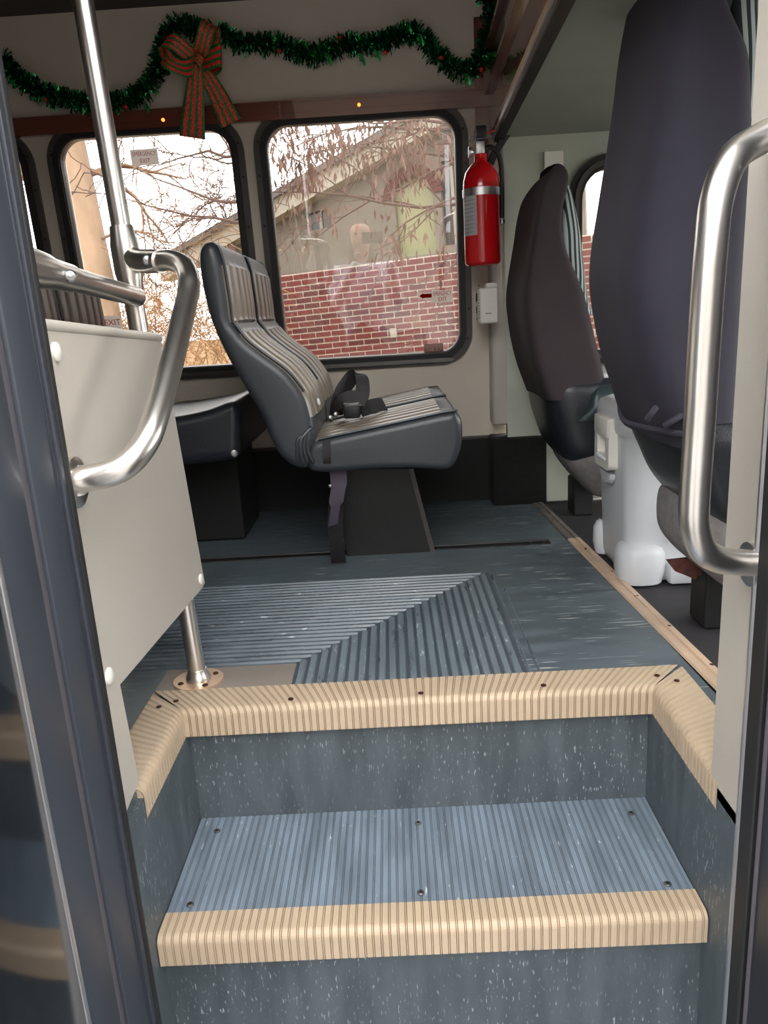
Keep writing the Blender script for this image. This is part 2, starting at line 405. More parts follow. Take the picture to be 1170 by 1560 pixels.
# cab floor and the wooden coloured threshold strip between
g = G(); g.plate([(.585,.95),(2.6,.95),(2.6,2.88),(.53,2.88)], [], xy, -.05, -.012)
struct(g.make('floor_cab', mat('black_cab_rubber', (44,42,46), .7, var=.2, vs=10, bump=.5, bs=250)), 'black rubber cab floor')
ta, tb = P(815,763,Z=0), P(1090,1033,Z=0); td = (tb-ta).normalized(); ts = Vector((0,0,1)).cross(td)
t_end = ta+td*((tb-ta).length+.2)
t = thing('threshold_strip', 'tan metal threshold strip between vinyl floor and black cab floor', 'strip', (ta+tb)/2)
def strip(g, a, b):
    g.rings([[p+ts*s+Vector((0,0,z)) for s, z in ((-.022,0),(-.018,.004),(-.004,.005),(-.002,.003),(.002,.003),(.004,.006),(.018,.005),(.022,-.012))] for p in (a, b)])
mid = P(868,822,Z=0); mk = ta+td*(mid-ta).dot(td)
g = G(); strip(g, ta, mk); g.make('worn_end', M['oldstrip'], t)
g = G(); strip(g, mk, t_end); g.make('strip_body', M['beigestrip'], t)
for u, v in ((893,836),(932,871),(970,908),(1019,954),(1084,1013)):
    p = P(u, v, Z=.004); g = G().disc(p, (0,0,1), .006, .002, 12); g.make('screw', M['screw'], t)

# seat track let into the floor
ka, kb = P(300,857,Z=0), P(836,824,Z=0)
t = thing('seat_track', 'long black seat track let into the floor under the bench seat', 'track', ((ka+kb)/2))
g = G(); g.box((-2.2, 2.262, -.01), (kb.x, 2.292, .0035), .002); g.make('rail', M['black'], t)
g = G(); g.box((-2.2, 2.292, 0), (kb.x, 2.30, .006), .001); g.make('rail_lip', M['frame'], t)
for x in (kb.x-.02, kb.x-.06): G().disc((x,2.277,.0034), (0,0,1), .004, .0015, 10).make('bolt', M['zinc'], t)

# stairwell ---------------------------------------------------------
g = G(); g.box((XL, YN+.02, TZ-.02), (XR, YN+.05, -.005)); struct(g.make('wall_riser', V_RISER), 'upper slate vinyl step riser')
g = G(); g.box((XL, 1.045, -.62), (XR, 1.075, TZ-.03)); struct(g.make('wall_riser', V_RISER), 'lower slate vinyl step riser')
g = G(); g.box((XL-.02, .80, -.62), (XL, YN+.05, -.012)); struct(g.make('wall_left', V_RISER), 'slate vinyl left side of the stairwell')
g = G(); g.box((XR, .80, -.62), (XR+.02, YN+.05, -.012)); struct(g.make('wall_right', V_RISER), 'slate vinyl right side of the stairwell')
g = G(); g.box((XL-.02, .55, -.66), (XR+.02, 1.075, -.62)); struct(g.make('floor_step', V_TREAD), 'bottom step')
# ribbed sheet: flat bar, two thin lines, repeated
PITCH = .0138
def rib_stations(a, b):
    out = []; x = a
    while x < b:
        for d, h in ((0,.0009),(.0084,.0009),(.0089,-.0009),(.0096,-.0009),(.0101,.0007),(.0113,.0007),(.0118,-.0009),(.0125,-.0009),(.0131,.0009)):
            if x+d < b: out.append((x+d, h))
        x += PITCH
    out.append((b, .0009)); return out
def sweep(prof, nors, stations, f):              # profile points + normals, swept along stations (s,h); f(s,p)->world
    g = G(); n = len(prof); vs = []; fs = []
    for s, h in stations:
        for p, nn in zip(prof, nors): vs.append(f(s, (p[0]+nn[0]*h, p[1]+nn[1]*h)))
    for i in range(len(stations)-1):
        for k in range(n-1): fs.append((i*n+k, i*n+k+1, (i+1)*n+k+1, (i+1)*n+k))
    g.add(vs, fs)
    g.low = [i for i in range(len(fs)) if stations[i//(n-1)][1] < 0 and stations[i//(n-1)+1][1] < 0]
    return g
def grime(o, g, m):
    o.data.materials.append(m); low = set(g.low)
    for p in o.data.polygons: p.material_index = 1 if p.index in low else 0
GRIME = mat('brown_groove_grime', (122,96,80), .8, var=.25, vs=40); GRIME2 = mat('dark_groove_grime', (80,89,98), .8, var=.25, vs=40)
st_ = empty_struct('floor_tread', (0, 1.2, TZ), 'steel blue ribbed vinyl step tread')
g = sweep([(1.06,TZ),(YN+.02,TZ)], [(0,1),(0,1)], rib_stations(XL+.002, XR-.002), lambda s, p: Vector((s, p[0], p[1])))
g.box((XL, 1.06, TZ-.03), (XR, YN+.02, TZ-.0025)); grime(g.make('ribbed_sheet', V_TREAD, st_), g, GRIME2)
for u, v in ((641,1360),(637,1254),(1017,1347),(290,1378),(331,1266),(961,1239)):
    p = P(u, v, Z=TZ+.002); gg = G(); gg.disc(p, (0,0,1), .0065, .0025, 14); s = gg.make('screw', M['zinc'], st_)
    G().disc(p+Vector((0,0,.0022)), (0,0,1), .003, .0008, 8).make('screw_recess', M['black'], s)
def nose_prof(y_back, y_front, z, lip):          # top run, rounded corner, lip; (depth, height)
    pr = [(y_back, z), (y_back-.004, z+.004), (y_front+.014, z+.004)]; nr = [(0,1)]*3
    for k in range(1, 6):
        a = math.pi/2*k/6; pr.append((y_front+.014-.014*math.sin(a), z+.004-.014*(1-math.cos(a)))); nr.append((-math.sin(a), math.cos(a)))
    pr += [(y_front, z-.010), (y_front, z-lip), (y_front+.004, z-lip-.003)]; nr += [(-1,0),(-1,0),(-1,-.3)]
    return pr, nr
def nosing(label, xa, xb, pr_nr, miter=None):
    pr, nr = pr_nr
    if miter:                                     # ends cut at 45 degrees, longer at the back
        yf = min(p[0] for p in pr)
        def f(s, p):
            t = (s-xa)/(xb-xa); gx = max(0, p[0]-yf)*miter
            return Vector((xa-gx+(xb-xa+2*gx)*t, p[0], p[1]))
    else: f = lambda s, p: Vector((s, p[0], p[1]))
    g = sweep(pr, nr, rib_stations(xa, xb), f)
    t = thing('stair_nosing', label, 'nosing', ((xa+xb)/2, pr[0][0], pr[-1][1]))
    grime(g.make('ribbed_tread_strip', M['nose'], t), g, GRIME); return t
YB = 1.405
tn = nosing('tan ribbed vinyl nosing along the front edge of the top floor', XL, XR, nose_prof(YB, YN, 0, .052), .93)
for u, v in ((268,1068),(443,1065),(641,1056),(828,1044),(1001,1029)):
    p = P(u, v, Z=.006); G().disc(p, (0,0,1), .0055, .002, 12).make('screw', M['screw'], tn)
tl = nosing('tan ribbed vinyl nosing with rounded lip along the front edge of the middle step', XL+.002, XR-.002, nose_prof(1.082, 1.022, TZ, .05))
def side_nosing(label, xin, xout, y0, y1):
    d = 1 if xout > xin else -1
    pr, nr = nose_prof(0, abs(xout-xin), 0, .05)  # mirrored: depth measured from the outer edge
    pr2 = [];
    wd = abs(xout-xin)
    raw, rn = nose_prof(wd, 0, 0, .05)            # depth 0 at the stairwell edge
    def f(s, p): 
        dep = max(0, p[0]); yy = y0+(s-y0)/(y1-y0)*((y1+dep*.93)-y0)
        return Vector((xin+d*p[0], yy, p[1]))
    g = sweep(raw, rn, rib_stations(y0, y1), f)
    # closed end towards the door
    k = len(raw); g.add([f(y0, p) for p in raw]+[Vector((xin+d*wd, y0, -.03))], [tuple(range(k+1))])
    t = thing('stair_nosing', label, 'nosing', ((xin+xout)/2, (y0+y1)/2, -.05)); g.make('ribbed_tread_strip', M['nose'], t); return t
t = side_nosing('tan ribbed vinyl nosing running toward the door beside the beige modesty panel', XL, XL-.085, 1.065, YN)
G().disc(P(242,1077,Z=.006), (0,0,1), .0055, .002, 12).make('screw', M['screw'], t)
t = side_nosing('tan ribbed vinyl nosing running toward the door beside the threshold strip', XR, XR+.088, 1.02, YN)
G().disc(P(1031,1037,Z=.006), (0,0,1), .0055, .002, 12).make('screw', M['screw'], t)

# far side wall with three window openings ---------------------------
WB, WT = (.575-.29), (1.372-.29)
WIN = [(-.385,.268), (-1.10,-.502), (-1.84,-1.23)]
R_ = .075
g = G(); g.plate([(WALLX0,-.32),(WALLX1,-.32),(WALLX1,1.62),(WALLX0,1.62)], [rrect(a,b,WB,WT,R_) for a,b in WIN], WF, -.05, 0.0)
struct(g.make('wall_far', M['beige']), 'beige laminate side wall with windows')
g = G(); zt = WX(700,668)[1]
g.plate([(WALLX0,-.31),(.37,-.31),(.37,zt),(WALLX0,zt)], [], WF, .001, .02); struct(g.make('baseboard_far', M['kick']), 'black kick panel under the windows')
g = G(); g.plate([(WALLX0,zt),(.37,zt),(.37,zt+.008),(WALLX0,zt+.008)], [], WF, .001, .024); struct(g.make('trim_kick', M['frame']), 'dark trim line above the kick panel')

def window(idx, a, b, clips):
    wd = empty_struct('window_%d' % idx, WF((a+b)/2, WB, 0), 'dark framed bus window with rounded corners')
    g = G(); g.plate(rrect(a-.042,b+.042,WB-.042,WT+.042,R_+.04), [rrect(a+.004,b-.004,WB+.004,WT-.004,R_)], WF, -.03, .012); g.make('window_frame', M['frame'], wd)
    g = G(); g.plate(rrect(a-.02,b+.02,WB-.02,WT+.02,R_+.02), [rrect(a+.001,b-.001,WB+.001,WT-.001,R_)], WF, .010, .022); g.make('window_seal', M['black'], wd)
    wm = (WB+WT)/2; g = G(); g.plate(rrect(a+.002,b-.002,WB+.002,WT-.002,R_-.002), [], lambda p,q,o: WF(p,q,o+(q-wm)*.03), -.022, -.018); g.make('window_pane', GLASS, wd)   # glass set a touch off the wall plane
    g = G(); g.plate(rrect(a+.03,b-.03,WB-.03,WB-.016,.006), [], WF, .012, .026); g.make('bottom_rail', mat('dull_aluminium', (112,110,108), .5, .7) if clips else M['frame'], wd)
    ring = rrect(a-.031,b+.031,WB-.031,WT+.031,R_+.03, 3)
    for k in range(len(ring)):
        pa, pb = ring[k], ring[(k+1)%len(ring)]; L = math.dist(pa, pb); m = max(1, int(L/.16))
        for j in range(m):
            t_ = (j+.5)/m
            if L < .12 and k % 2: continue
            G().disc(WF(pa[0]+(pb[0]-pa[0])*t_, pa[1]+(pb[1]-pa[1])*t_, .012), WN, .0045, .002, 8).make('frame_screw', M['black'], wd)
    return wd
w1 = window(1, *WIN[0], True); w2 = window(2, *WIN[1], False); w3 = window(3, *WIN[2], False)

# brown wooden rail over the windows, upper panel, ceiling
z0, z1 = WX(745,164)[1], WX(745,139)[1]
rl = empty_struct('trim_1', WF(-.6, z0), 'varnished brown wooden rail above the windows')
g = G(); g.plate([(WALLX0,z0),(.385,z0),(.385,z1),(WALLX0,z1)], [], WF, 0, .03); g.make('rail_board', M['wood'], rl)
g = G(); g.plate([(WALLX0,z1),(.385,z1),(.385,z1+.006),(WALLX0,z1+.006)], [], WF, 0, .038); g.make('rail_cap', M['wood'], rl)
g = G(); g.plate([(WALLX0,z0+.018),(.385,z0+.018),(.385,z0+.022),(WALLX0,z0+.022)], [], WF, .03, .034); g.make('rail_bead', M['wood'], rl)
for u, v, lab in ((249,183,'small glowing amber marker light on brown rail left of the bow'), (547,160,'small glowing amber marker light on brown rail over the brick view')):
    x, wv = WX(u, v, .03); c = WF(x, wv, .03)
    t = thing('marker_light', lab, 'light', c, 'amber marker lights on the rail')
    G().tube([c, c+WN*.004], .008, 12).make('bezel', M['wood'], t); G().disc(c+WN*.004, WN, .0055, .005, 10).make('lens', M['amber'], t)

# dark ceiling, slightly vaulted across the bus
g = G(); rows = []
for k in range(21):
    t_ = k/20; y = .90+t_*1.93; z = 1.725+.20*math.sin(math.pi*t_)**.8
    rows.append((y, z))
g.rings([[Vector((x, y, z)) for y, z in rows]+[Vector((x, y, z+.03)) for y, z in rows[::-1]] for x in (WALLX0, .62)])
struct(g.make('ceiling', M['ceil'], smooth=True), 'dark charcoal vaulted ceiling')
# shell that closes the passenger room: rear wall and the near side with its own windows
g = G(); g.box((WALLX0-.04, .90, -.05), (WALLX0, 2.95, 2.0)); struct(g.make('wall_rear', M['beige']), 'beige rear wall')
NW = [rrect(a,b,.58,1.37,.07) for a,b in ((-1.35,-.72),(-2.15,-1.5),(-2.95,-2.3))]
for k, h_ in enumerate(NW):
    g = G(); g.plate(h_, [], lambda a,b,o: Vector((a,.90+o,b)), 0, .004); struct(g.make('window_%d' % (5+k), NGLASS), 'tinted window of the near side')
g = G(); g.plate([(WALLX0,-.05),(-.60,-.05),(-.60,2.0),(WALLX0,2.0)], NW, lambda a,b,o: Vector((a,.93+o,b)), -.05, 0.0)
struct(g.make('wall_near', M['beige']), 'beige near side wall behind the door')
g = G(); g.box((-.60, .88, 1.76), (.62, .93, 2.0)); struct(g.make('wall_door_header', M['beige']), 'header over the entrance')

# pillar, cab wall, cab ceiling ------------------------------------
YC = 2.81
pc = P(752,760,Z=0)
g = G(); g.box((.372, YC, .30), (.47, 2.93, 1.335), .012, 3); struct(g.make('wall_pillar', M['panel'], smooth=True), 'beige pillar beside the fire extinguisher')
g = G(); g.box((.362, YC-.035, -.01), (.565, 2.93, .255), .012, 2); struct(g.make('trim_pillar_base', M['carpet'], smooth=True), 'black carpeted pillar base')
def CF(a, b, o): return Vector((a, YC-o, b))
cw0 = P(884,420,Y=YC).x; 
cwin = rrect(P(884,420,Y=YC).x, 1.5, .55, P(930,256,Y=YC).z, .10)
zc = P(800,208,Y=YC).z
g = G(); g.plate([(.425,0),(2.5,0),(2.5,zc+.02),(.425,zc+.02)], [cwin], CF, -.04, 0.004); struct(g.make('wall_cab', M['cabgrey']), 'grey-green cab side wall')
wd = empty_struct('window_4', (1.0, YC, .55), 'black sealed driver side window')
b = P(884,420,Y=YC).x; ztp = P(930,256,Y=YC).z
g = G(); g.plate(rrect(b-.045,1.545,.505,ztp+.045,.14), [rrect(b,1.5,.55,ztp,.10)], CF, -.03, .022); g.make('window_seal', M['black'], wd)
g = G(); g.plate(rrect(b-.026,1.526,.524,ztp+.026,.12), [rrect(b-.012,1.512,.538,ztp+.012,.11)], CF, .022, .030); g.make('seal_bead', M['frame'], wd)
g = G(); g.plate(rrect(b+.001,1.499,.551,ztp-.001,.10), [], CF, -.02, -.016); g.make('window_pane', GLASS, wd)
# cab ceiling: edge runs across the bus, its front lip sits at the brown header
e0, e1 = P(768,206,Z=zc), P(872,0,Z=zc)
ed = (e1-e0)/(e1.y-e0.y)
def ex(y): return e0.x+ed.x*(y-e0.y)
g = G(); g.plate([(ex(YC+.05),YC+.05),(2.5,YC+.05),(2.5,.95),(ex(.95),.95)], [], xy, zc, zc+.03); struct(g.make('ceiling_cab', M['cabroof']), 'grey sloping cab ceiling')
# brown header: lower varnished board, bright metal edge, upper mouldings
hd = empty_struct('trim_2', (ex(2), 2.0, zc), 'varnished brown wooden header over the cab opening')
def bar(x_off, z0_, z1_, th, m, name, ya=YC+.03, yb=.96):
    g = G(); g.rings([[Vector((ex(y)+x_off, y, z0_)), Vector((ex(y)+x_off-th, y, z0_)), Vector((ex(y)+x_off-th, y, z1_)), Vector((ex(y)+x_off, y, z1_))] for y in (ya, yb)]); return g.make(name, m, hd)
bar(.0, zc-.012, zc+.03, .03, M['black'], 'edge_seal'); bar(-.03, zc-.004, zc+.012, .008, M['alu'], 'metal_edge')
bar(-.028, zc+.012, zc+.13, .016, M['wood'], 'lower_board'); bar(-.03, zc+.13, zc+.142, .03, M['wood'], 'lower_moulding')
bar(-.02, zc+.142, zc+.26, .02, mat('deep_brown_wood', (58,30,26), .25, var=.2, coat=.6), 'upper_board'); bar(-.02, zc+.26, zc+.275, .035, M['wood'], 'upper_moulding')
bar(-.01, zc+.275, 2.0, .02, mat('deep_brown_wood', (58,30,26), .25), 'top_board')
g = G(); g.plate([(.335,1.16-.29),(.43,1.16-.29),(.43,1.36),(.335,1.36)], [], WF, .0, .012); g.make('end_board', M['wood'], hd)
# black angled stay from header to pillar
t = thing('black_stay_bar', 'black slanted bar between extinguisher top and brown header', 'bar', P(745,240,Y=YC-.02))
g = G(); g.ribbon([P(782,190,Y=YC-.04), P(765,215,Y=YC-.03), P(752,237,Y=YC-.02), P(746,252,Y=YC-.01)], (1,0,.3), .022, .006); g.make('bar_body', M['black'], t)

# front of the cab (behind the seats) so the room closes
g = G(); g.box((2.45,.95,-.05),(2.5,2.86,.55)); struct(g.make('wall_front', M['cabgrey']), 'dashboard wall')
g = G(); g.plate([(.60,-.05),(2.5,-.05),(2.5,2.0),(.60,2.0)], [rrect(.95,2.0,.55,1.25,.1)], lambda a,b,o: Vector((a,.93+o,b)), -.05, 0); struct(g.make('wall_cab_near', M['cabgrey']), 'near cab side wall')
g = G(); g.box((WALLX0-.05,.86,2.0),(.66,2.98,2.04)); struct(g.make('ceiling_roof', M['white2']), 'white outer roof')
# white plate on the cab wall
q = [P(u,v,Y=YC-.012) for u,v in ((829,231),(858,229),(858,290),(829,290))]
g = G(); g.box((q[0].x,YC-.016,q[2].z),(q[1].x,YC-.005,q[0].z),.002); tag(g.make('wall_plate', M['white2']), 'plain off-white rectangular plate on cab wall above the driver seat', 'plate')

# door posts and leaves ----------------------------------------------
XJ = .468
pz = P(1090,1188,Y=1.057).z
jy0, jy1 = P(1083,1185,X=XJ).y, P(1150,100,X=XJ); jt = jy0+(jy1.y-jy0)*(1.76+.03)/(jy1.z+.03)
g = G(); g.plate([(.945,-.03),(jy0,-.03),(jt,1.76),(.945,1.76)], [], lambda a,b,o: Vector((XJ+o,a,b)), 0, .13); struct(g.make('wall_jamb_right', M['panel']), 'beige door jamb panel on the right')
g = G(); g.box((-.60, .90, .03), (-.45, .93, 1.76), .004); struct(g.make('wall_jamb_left', M['panel']), 'beige door jamb panel on the left')
g = G(); g.box((XL-.16,.80,-.62),(XL-.02,.96,.02)); struct(g.make('wall_sill_left', V_RISER), 'slate vinyl beside the stairwell')
g = G(); g.box((XR+.02,.80,-.62),(XR+.13,.96,-.03)); struct(g.make('wall_sill_right', V_RISER), 'slate vinyl right of the stairwell')
t = empty_struct('trim_3', (XJ, .935, -.62), 'bright aluminium door edge strip')
for dx, y0_, y1_ in ((-.004,.905,.945),(-.010,.912,.918),(-.009,.934,.940)):
    g = G(); g.box((XJ+dx, y0_, -.62), (XJ+.02, y1_, 1.76), .0015); g.make('edge_strip', M['alu'], t)
# right leaf, folded out toward the street
XJ2 = P(1143,1000,Y=.905).x
d = empty_struct('door_2', (XJ, .6, -.62), 'black edge of the folded right door leaf')
g = G(); g.box((XJ2,.870,-.60),(XJ+.03,.904,1.5),.003); g.make('door_seal', M['black'], d)
g = G(); g.box((XJ2+.006,.70,-.60),(XJ+.035,.869,1.5),.004); g.make('door_frame', mat('black_door_paint', (30,30,36), .35), d)
g = G(); g.box((XJ2+.002,.855,-.60),(XJ+.01,.860,1.5),.001); g.make('door_bead', M['rubber'], d)
g = G(); g.box((XJ2+.012,.30,-.55),(XJ2+.02,.70,1.45)); g.make('door_glass', DGLASS, d)
# left leaf
XD = -.392
def yd(u, v): return P(u, v, X=XD).y
d = empty_struct('door_1', (XD, .6, -.62), 'dark navy folded left door leaf with rubber seal')
yE = yd(160,1040); yG = yd(98,1000); yG2 = yd(84,1000); yS = yd(26,1000); yS2 = yd(19,1000)
def vbar(y0_, y1_, x_out, m, name, bev=.003, x_in=-.03): g = G(); g.box((XD+x_in, y0_, -.60), (XD+x_out, y1_, 1.5), bev); return g.make(name, m, d, smooth=True)
vbar(yE-.012, yE, .002, M['black'], 'door_seal'); vbar(yG, yE-.012, 0, M['navy'], 'door_stile')
vbar(yE-.03, yE-.026, .003, M['navy'], 'door_bead', .001); vbar(yE-.04, yE-.037, .002, M['navydk'], 'door_bead', .001)
vbar(yG2+.002, yG, -.004, M['rubber'], 'door_gasket', .004); vbar(yS, yG2+.002, -.001, M['navy'], 'door_stile')
vbar(yS2, yS, .0035, M['alu'], 'door_edge_strip', .001); vbar(.40, yS2, .002, DGLASS, 'door_glass', .001, -.016)
vbar(.36, .40, 0, M['navydk'], 'door_stile')

# ================================================================== TUBES AND MODESTY PANEL
RT = .0175
sb = P(303,1038,Z=0); stop = P(126,0,Y=1.44); sdir = (stop-sb).normalized()
t = thing('stanchion_pole', 'tall stainless steel stanchion pole from floor flange to ceiling', 'pole', sb)
g = G(); g.tube([sb+sdir*.004, sb+sdir*((1.86-0)/sdir.z)], RT, 24); g.make('pole', M['steel'], t, smooth=True)
g = G(); g.plate([(sb.x+.052*math.cos(a)*1.0, sb.y+.05*math.sin(a)) for a in [2*math.pi*k/32 for k in range(32)]], [], xy, 0, .006); f = g.make('floor_flange', mat('tan_flange', (206,176,150), .35, .6), t)
G().lathe(sb, [(.026,.005),(.026,.012),(.022,.018),(.019,.03)], 24).make('collar', M['steel'], t, smooth=True)
for a in (.6, 2.2, 3.7, 5.3): G().disc(sb+Vector((.038*math.cos(a),.037*math.sin(a),.006)), (0,0,1), .006, .003, 10).make('screw', M['screw'], f)

XM = -.425
t = thing('modesty_panel', 'beige modesty panel with a slanted lower edge beside the stairwell', 'panel', (XM, 1.2, 0))
def MF(a, b, o): return Vector((XM+o, a, b))
pts = [(.935, .735)]
for u, v in ((245,515),(312,888),(308,896),(183,1043),(212,1190),(192,1238)):
    p = P(u, v, X=XM); pts.append((p.y, p.z))
pts.append((.935, pts[-1][1]))
g = G(); g.plate(pts, [], MF, -.016, 0); g.make('panel_sheet', M['panel'], t)
a, b = MF(*pts[0], .002), MF(*pts[1], .002)
G().tube([a+Vector((-.008,0,0)), b+Vector((-.008,0,0))], .009, 12).make('rolled_edge', M['panel'], t, smooth=True)
for u, v, r in ((165,1030,.0125),(305,882,.0115),(84,536,.0125)):
    G().disc(P(u, v, X=XM), (1,0,0), r, .006, 20).make('bolt_cap', M['white2'], t, smooth=True)

def px_tube(name, pts, parent, m=M['steel'], r=RT, n=20, seg=10):
    return G().tube(smooth_pts([P(u,v,Y=y) for u,v,y in pts], seg, False), r, n).make(name, m, parent, smooth=True)
def on_pole(v):                                   # pole centre at picture row v
    best = min((sb+sdir*(k*.004) for k in range(480)), key=lambda q: abs(proj_v(q)-v)); return best
def proj(q):
    c = ROT.transposed() @ (Vector(q)-EYE); return CX+F*c.x/c.z, CY+F*c.y/c.z
def proj_v(q): return proj(q)[1]
# grab loop
c0 = on_pole(392); u0, v0 = proj(c0)
t = thing('grab_loop', 'bent stainless grab rail curving from stanchion down to modesty panel', 'rail', (XM, 1.1, .5))
pts = [P(224,398,Y=1.414), P(240,398,Y=1.398), P(262,397,Y=1.37), P(281,407,Y=1.33), P(288,428,Y=1.28), P(284,460,Y=1.24), P(262,550,Y=1.12), P(236,640,Y=1.02), P(218,680,Y=.985), P(190,710,Y=.962), P(158,724,Y=.955), P(124,730,Y=.955)]
end = P(112,735,X=XM); 
sm = smooth_pts(pts+[end], 8, False)
G().tube(sm, RT, 20).make('rail_tube', M['steel'], t, smooth=True)
n_ = Vector((1,0,0)); G().tube([end, end+n_*.006, end+n_*.010], [.034,.034,.026], 24).make('end_flange', M['steel'], t, smooth=True)
G().tube([sm[-6], sm[-3]], RT+.003, 20).make('end_collar', M['steel'], t, smooth=True)
G().disc(end+Vector((.006,.006,-.026)), n_, .005, .003, 8).make('screw', M['zinc'], t)
# tee clamp on the pole
t = thing('tee_clamp', 'stainless tee clamp joining grab rail to stanchion', 'clamp', c0)
ca, cb = on_pole(345), on_pole(443)
G().tube([ca, ca.lerp(cb,.3), ca.lerp(cb,.7), cb], [RT+.003,RT+.0078,RT+.0078,RT+.003], 24).make('sleeve', M['steel'], t, smooth=True)
G().tube([c0, c0.lerp(P(214,397,Y=1.425),.45), P(210,397,Y=1.428), P(218,398,Y=1.418), P(228,398,Y=1.41), P(245,398,Y=1.392)], [.0195,.0203,.0206,.0206,.0205,.0203], 24).make('branch_sleeve', M['steel'], t, smooth=True)
p = P(224,396,Y=1.385); G().disc(p, (.3,-1,0), .009, .005, 14).make('screw', M['zinc'], t)
# short horizontal rail from door post to pole
t = thing('short_rail', 'short horizontal stainless rail between door post and stanchion', 'rail', P(140,435,Y=1.2))
ra, rb = P(20,400,Y=.97), on_pole(452)+Vector((.012,-.02,0))
G().tube([ra, rb], RT, 24).make('rail_tube', M['steel'], t, smooth=True)
rm = ra.lerp(rb, .36)
G().tube([ra, ra.lerp(rb,.10), ra.lerp(rb,.18), ra.lerp(rb,.22), rm], [RT+.007,RT+.0075,RT+.006,RT+.003,RT+.0025], 24).make('end_sleeve', M['steel'], t, smooth=True)
G().disc(P(107,421,Y=1.075)+Vector((0,-.0,0)), (.5,-1,.1), .009, .006, 14).make('screw', M['zinc'], t)
# right hand grab handle
t = thing('grab_rail', 'tall stainless grab handle on the right beside dark passenger seat', 'handle', P(1065,700,Y=.87))
hp = [(1190,196,.955),(1158,212,.93),(1118,240,.895),(1093,300,.875),(1083,380,.868),(1073,520,.868),(1066,640,.868),(1058,760,.868),(1059,805,.87),(1072,838,.88),(1098,853,.905),(1135,857,.935),(1170,858,.955)]
px_tube('handle_tube', hp, t)
for v_, u_2 in ((196,1190),(858,1170)):
    c = P(u_2, v_, Y=.955); c.x = XJ
    G().tube([c, c-Vector((.008,0,0))], [.03,.03], 20).make('end_flange', M['steel'], t)

# ================================================================== BENCH SEATS
YS0, YS1 = 2.0, 2.79; YSM = (YS0+YS1)/2
def xz(pts, Y): return [(P(u,v,Y=Y).x, P(u,v,Y=Y).z) for u,v in pts]
def dens(pts, n=4): return [(p.x,p.y) for p in smooth_pts([(a,b,0) for a,b in pts], n)]
back_px = [(316,367),(304,376),(301,398),(308,445),(322,495),(345,545),(372,592),(396,632),(410,668),(425,695),(446,712),(468,714),(478,694),
           (480,664),(476,636),(468,608),(455,586),(434,562),(404,540),(376,518),(360,498),(352,486),(349,462),(344,430),(338,395),(329,373)]
front_i = range(14, 25)
cush_px = [(474,676),(500,668),(550,657),(620,642),(685,628),(698,631),(705,648),(704,680),(694,707),(676,717),(630,715),(560,717),(505,721),(474,718),(466,698)]
bench = thing('double_bus_bench', 'double grey vinyl bus seat with pleated backs facing front, nearest the windows with brick view', 'seat', (.0, 2.3, 0))
bp = xz(back_px, YS0); cp = xz(cush_px, YS0)
def pleat_flags(npts, idx, n=4): 
    fl_ = []
    for i in range(npts):
        nxt = (i+1) % npts
        for k in range(n): fl_.append(1.0 if (i in idx and (nxt in idx)) else 0.0)
    return fl_
def seat_half(y0, y1):
    fl_ = pleat_flags(len(bp), set(front_i))
    crease = 21*4                                     # step between head pad and back pad
    for k in range(-1, 3): fl_[crease-4+k] = 0.0
    sh, ins = loft_pad(dens(bp), y0, y1, .028, fl_, .006, .066, .014, 96, .012)
    bk = sh.make('backrest', M['seatside'], bench, smooth=True, angle=60); ins.make('pleated_insert', M['seatfront'], bk, smooth=True, angle=60)
    fl_ = pleat_flags(len(cp), {0,1,2,3,4})
    sh, ins = loft_pad(dens(cp), y0, y1, .022, fl_, .005, .045, .012, 96, .010)
    cu = sh.make('cushion', M['seatside'], bench, smooth=True, angle=60); ins.make('pleated_insert', M['seatfront'], cu, smooth=True, angle=60)
    for yy in (y0+.012,):
        pa = [Vector((x, yy-.004, z+.002)) for x, z in [(p[0],p[1]) for p in dens(cp)][2:20]]
        G().tube(pa, .0035, 8).make('piping', M['piping'], cu, smooth=True)
        pb = [Vector((x+.001, yy-.003, z)) for x, z in dens(bp)[62:101]]
        G().tube(pb, .0035, 8).make('piping', M['piping'], bk, smooth=True)
    return bk, cu
bk1, cu1 = seat_half(YS0, YSM-.004); bk2, cu2 = seat_half(YSM+.004, YS1)
# pedestal: black sheet metal leg standing on the track
l0, l1 = P(530,846,Z=0), P(661,838,Z=0); yl = 2.25
u0_, u1_ = P(500,716,Y=yl), P(628,714,Y=yl)
g = G(); base = [(l0.x, 0), (l1.x, 0), (u1_.x, u1_.z), (u0_.x, u0_.z)]
g.plate(base, [], lambda a,b,o: Vector((a, yl+o, b)), 0, .07); pd = g.make('pedestal_leg', mat('black_leg_sheet', (13,13,14), .45, var=.2, bump=.3, bs=300), bench)
g = G(); g.ribbon([Vector((l1.x-.004, yl-.002, 0.0)), Vector((u1_.x-.004, yl-.002, u1_.z))], (1,0,0), .014, .004); g.make('leg_flange', M['frame'], pd)
g = G(); g.box((-.22, 2.24, .285), (.12, 2.75, .312), .005); g.make('seat_pan', M['black'], bench)
G().disc(P(651,804,Y=yl-.001), (0,-1,0), .005, .003, 10).make('bolt', M['zinc'], pd)
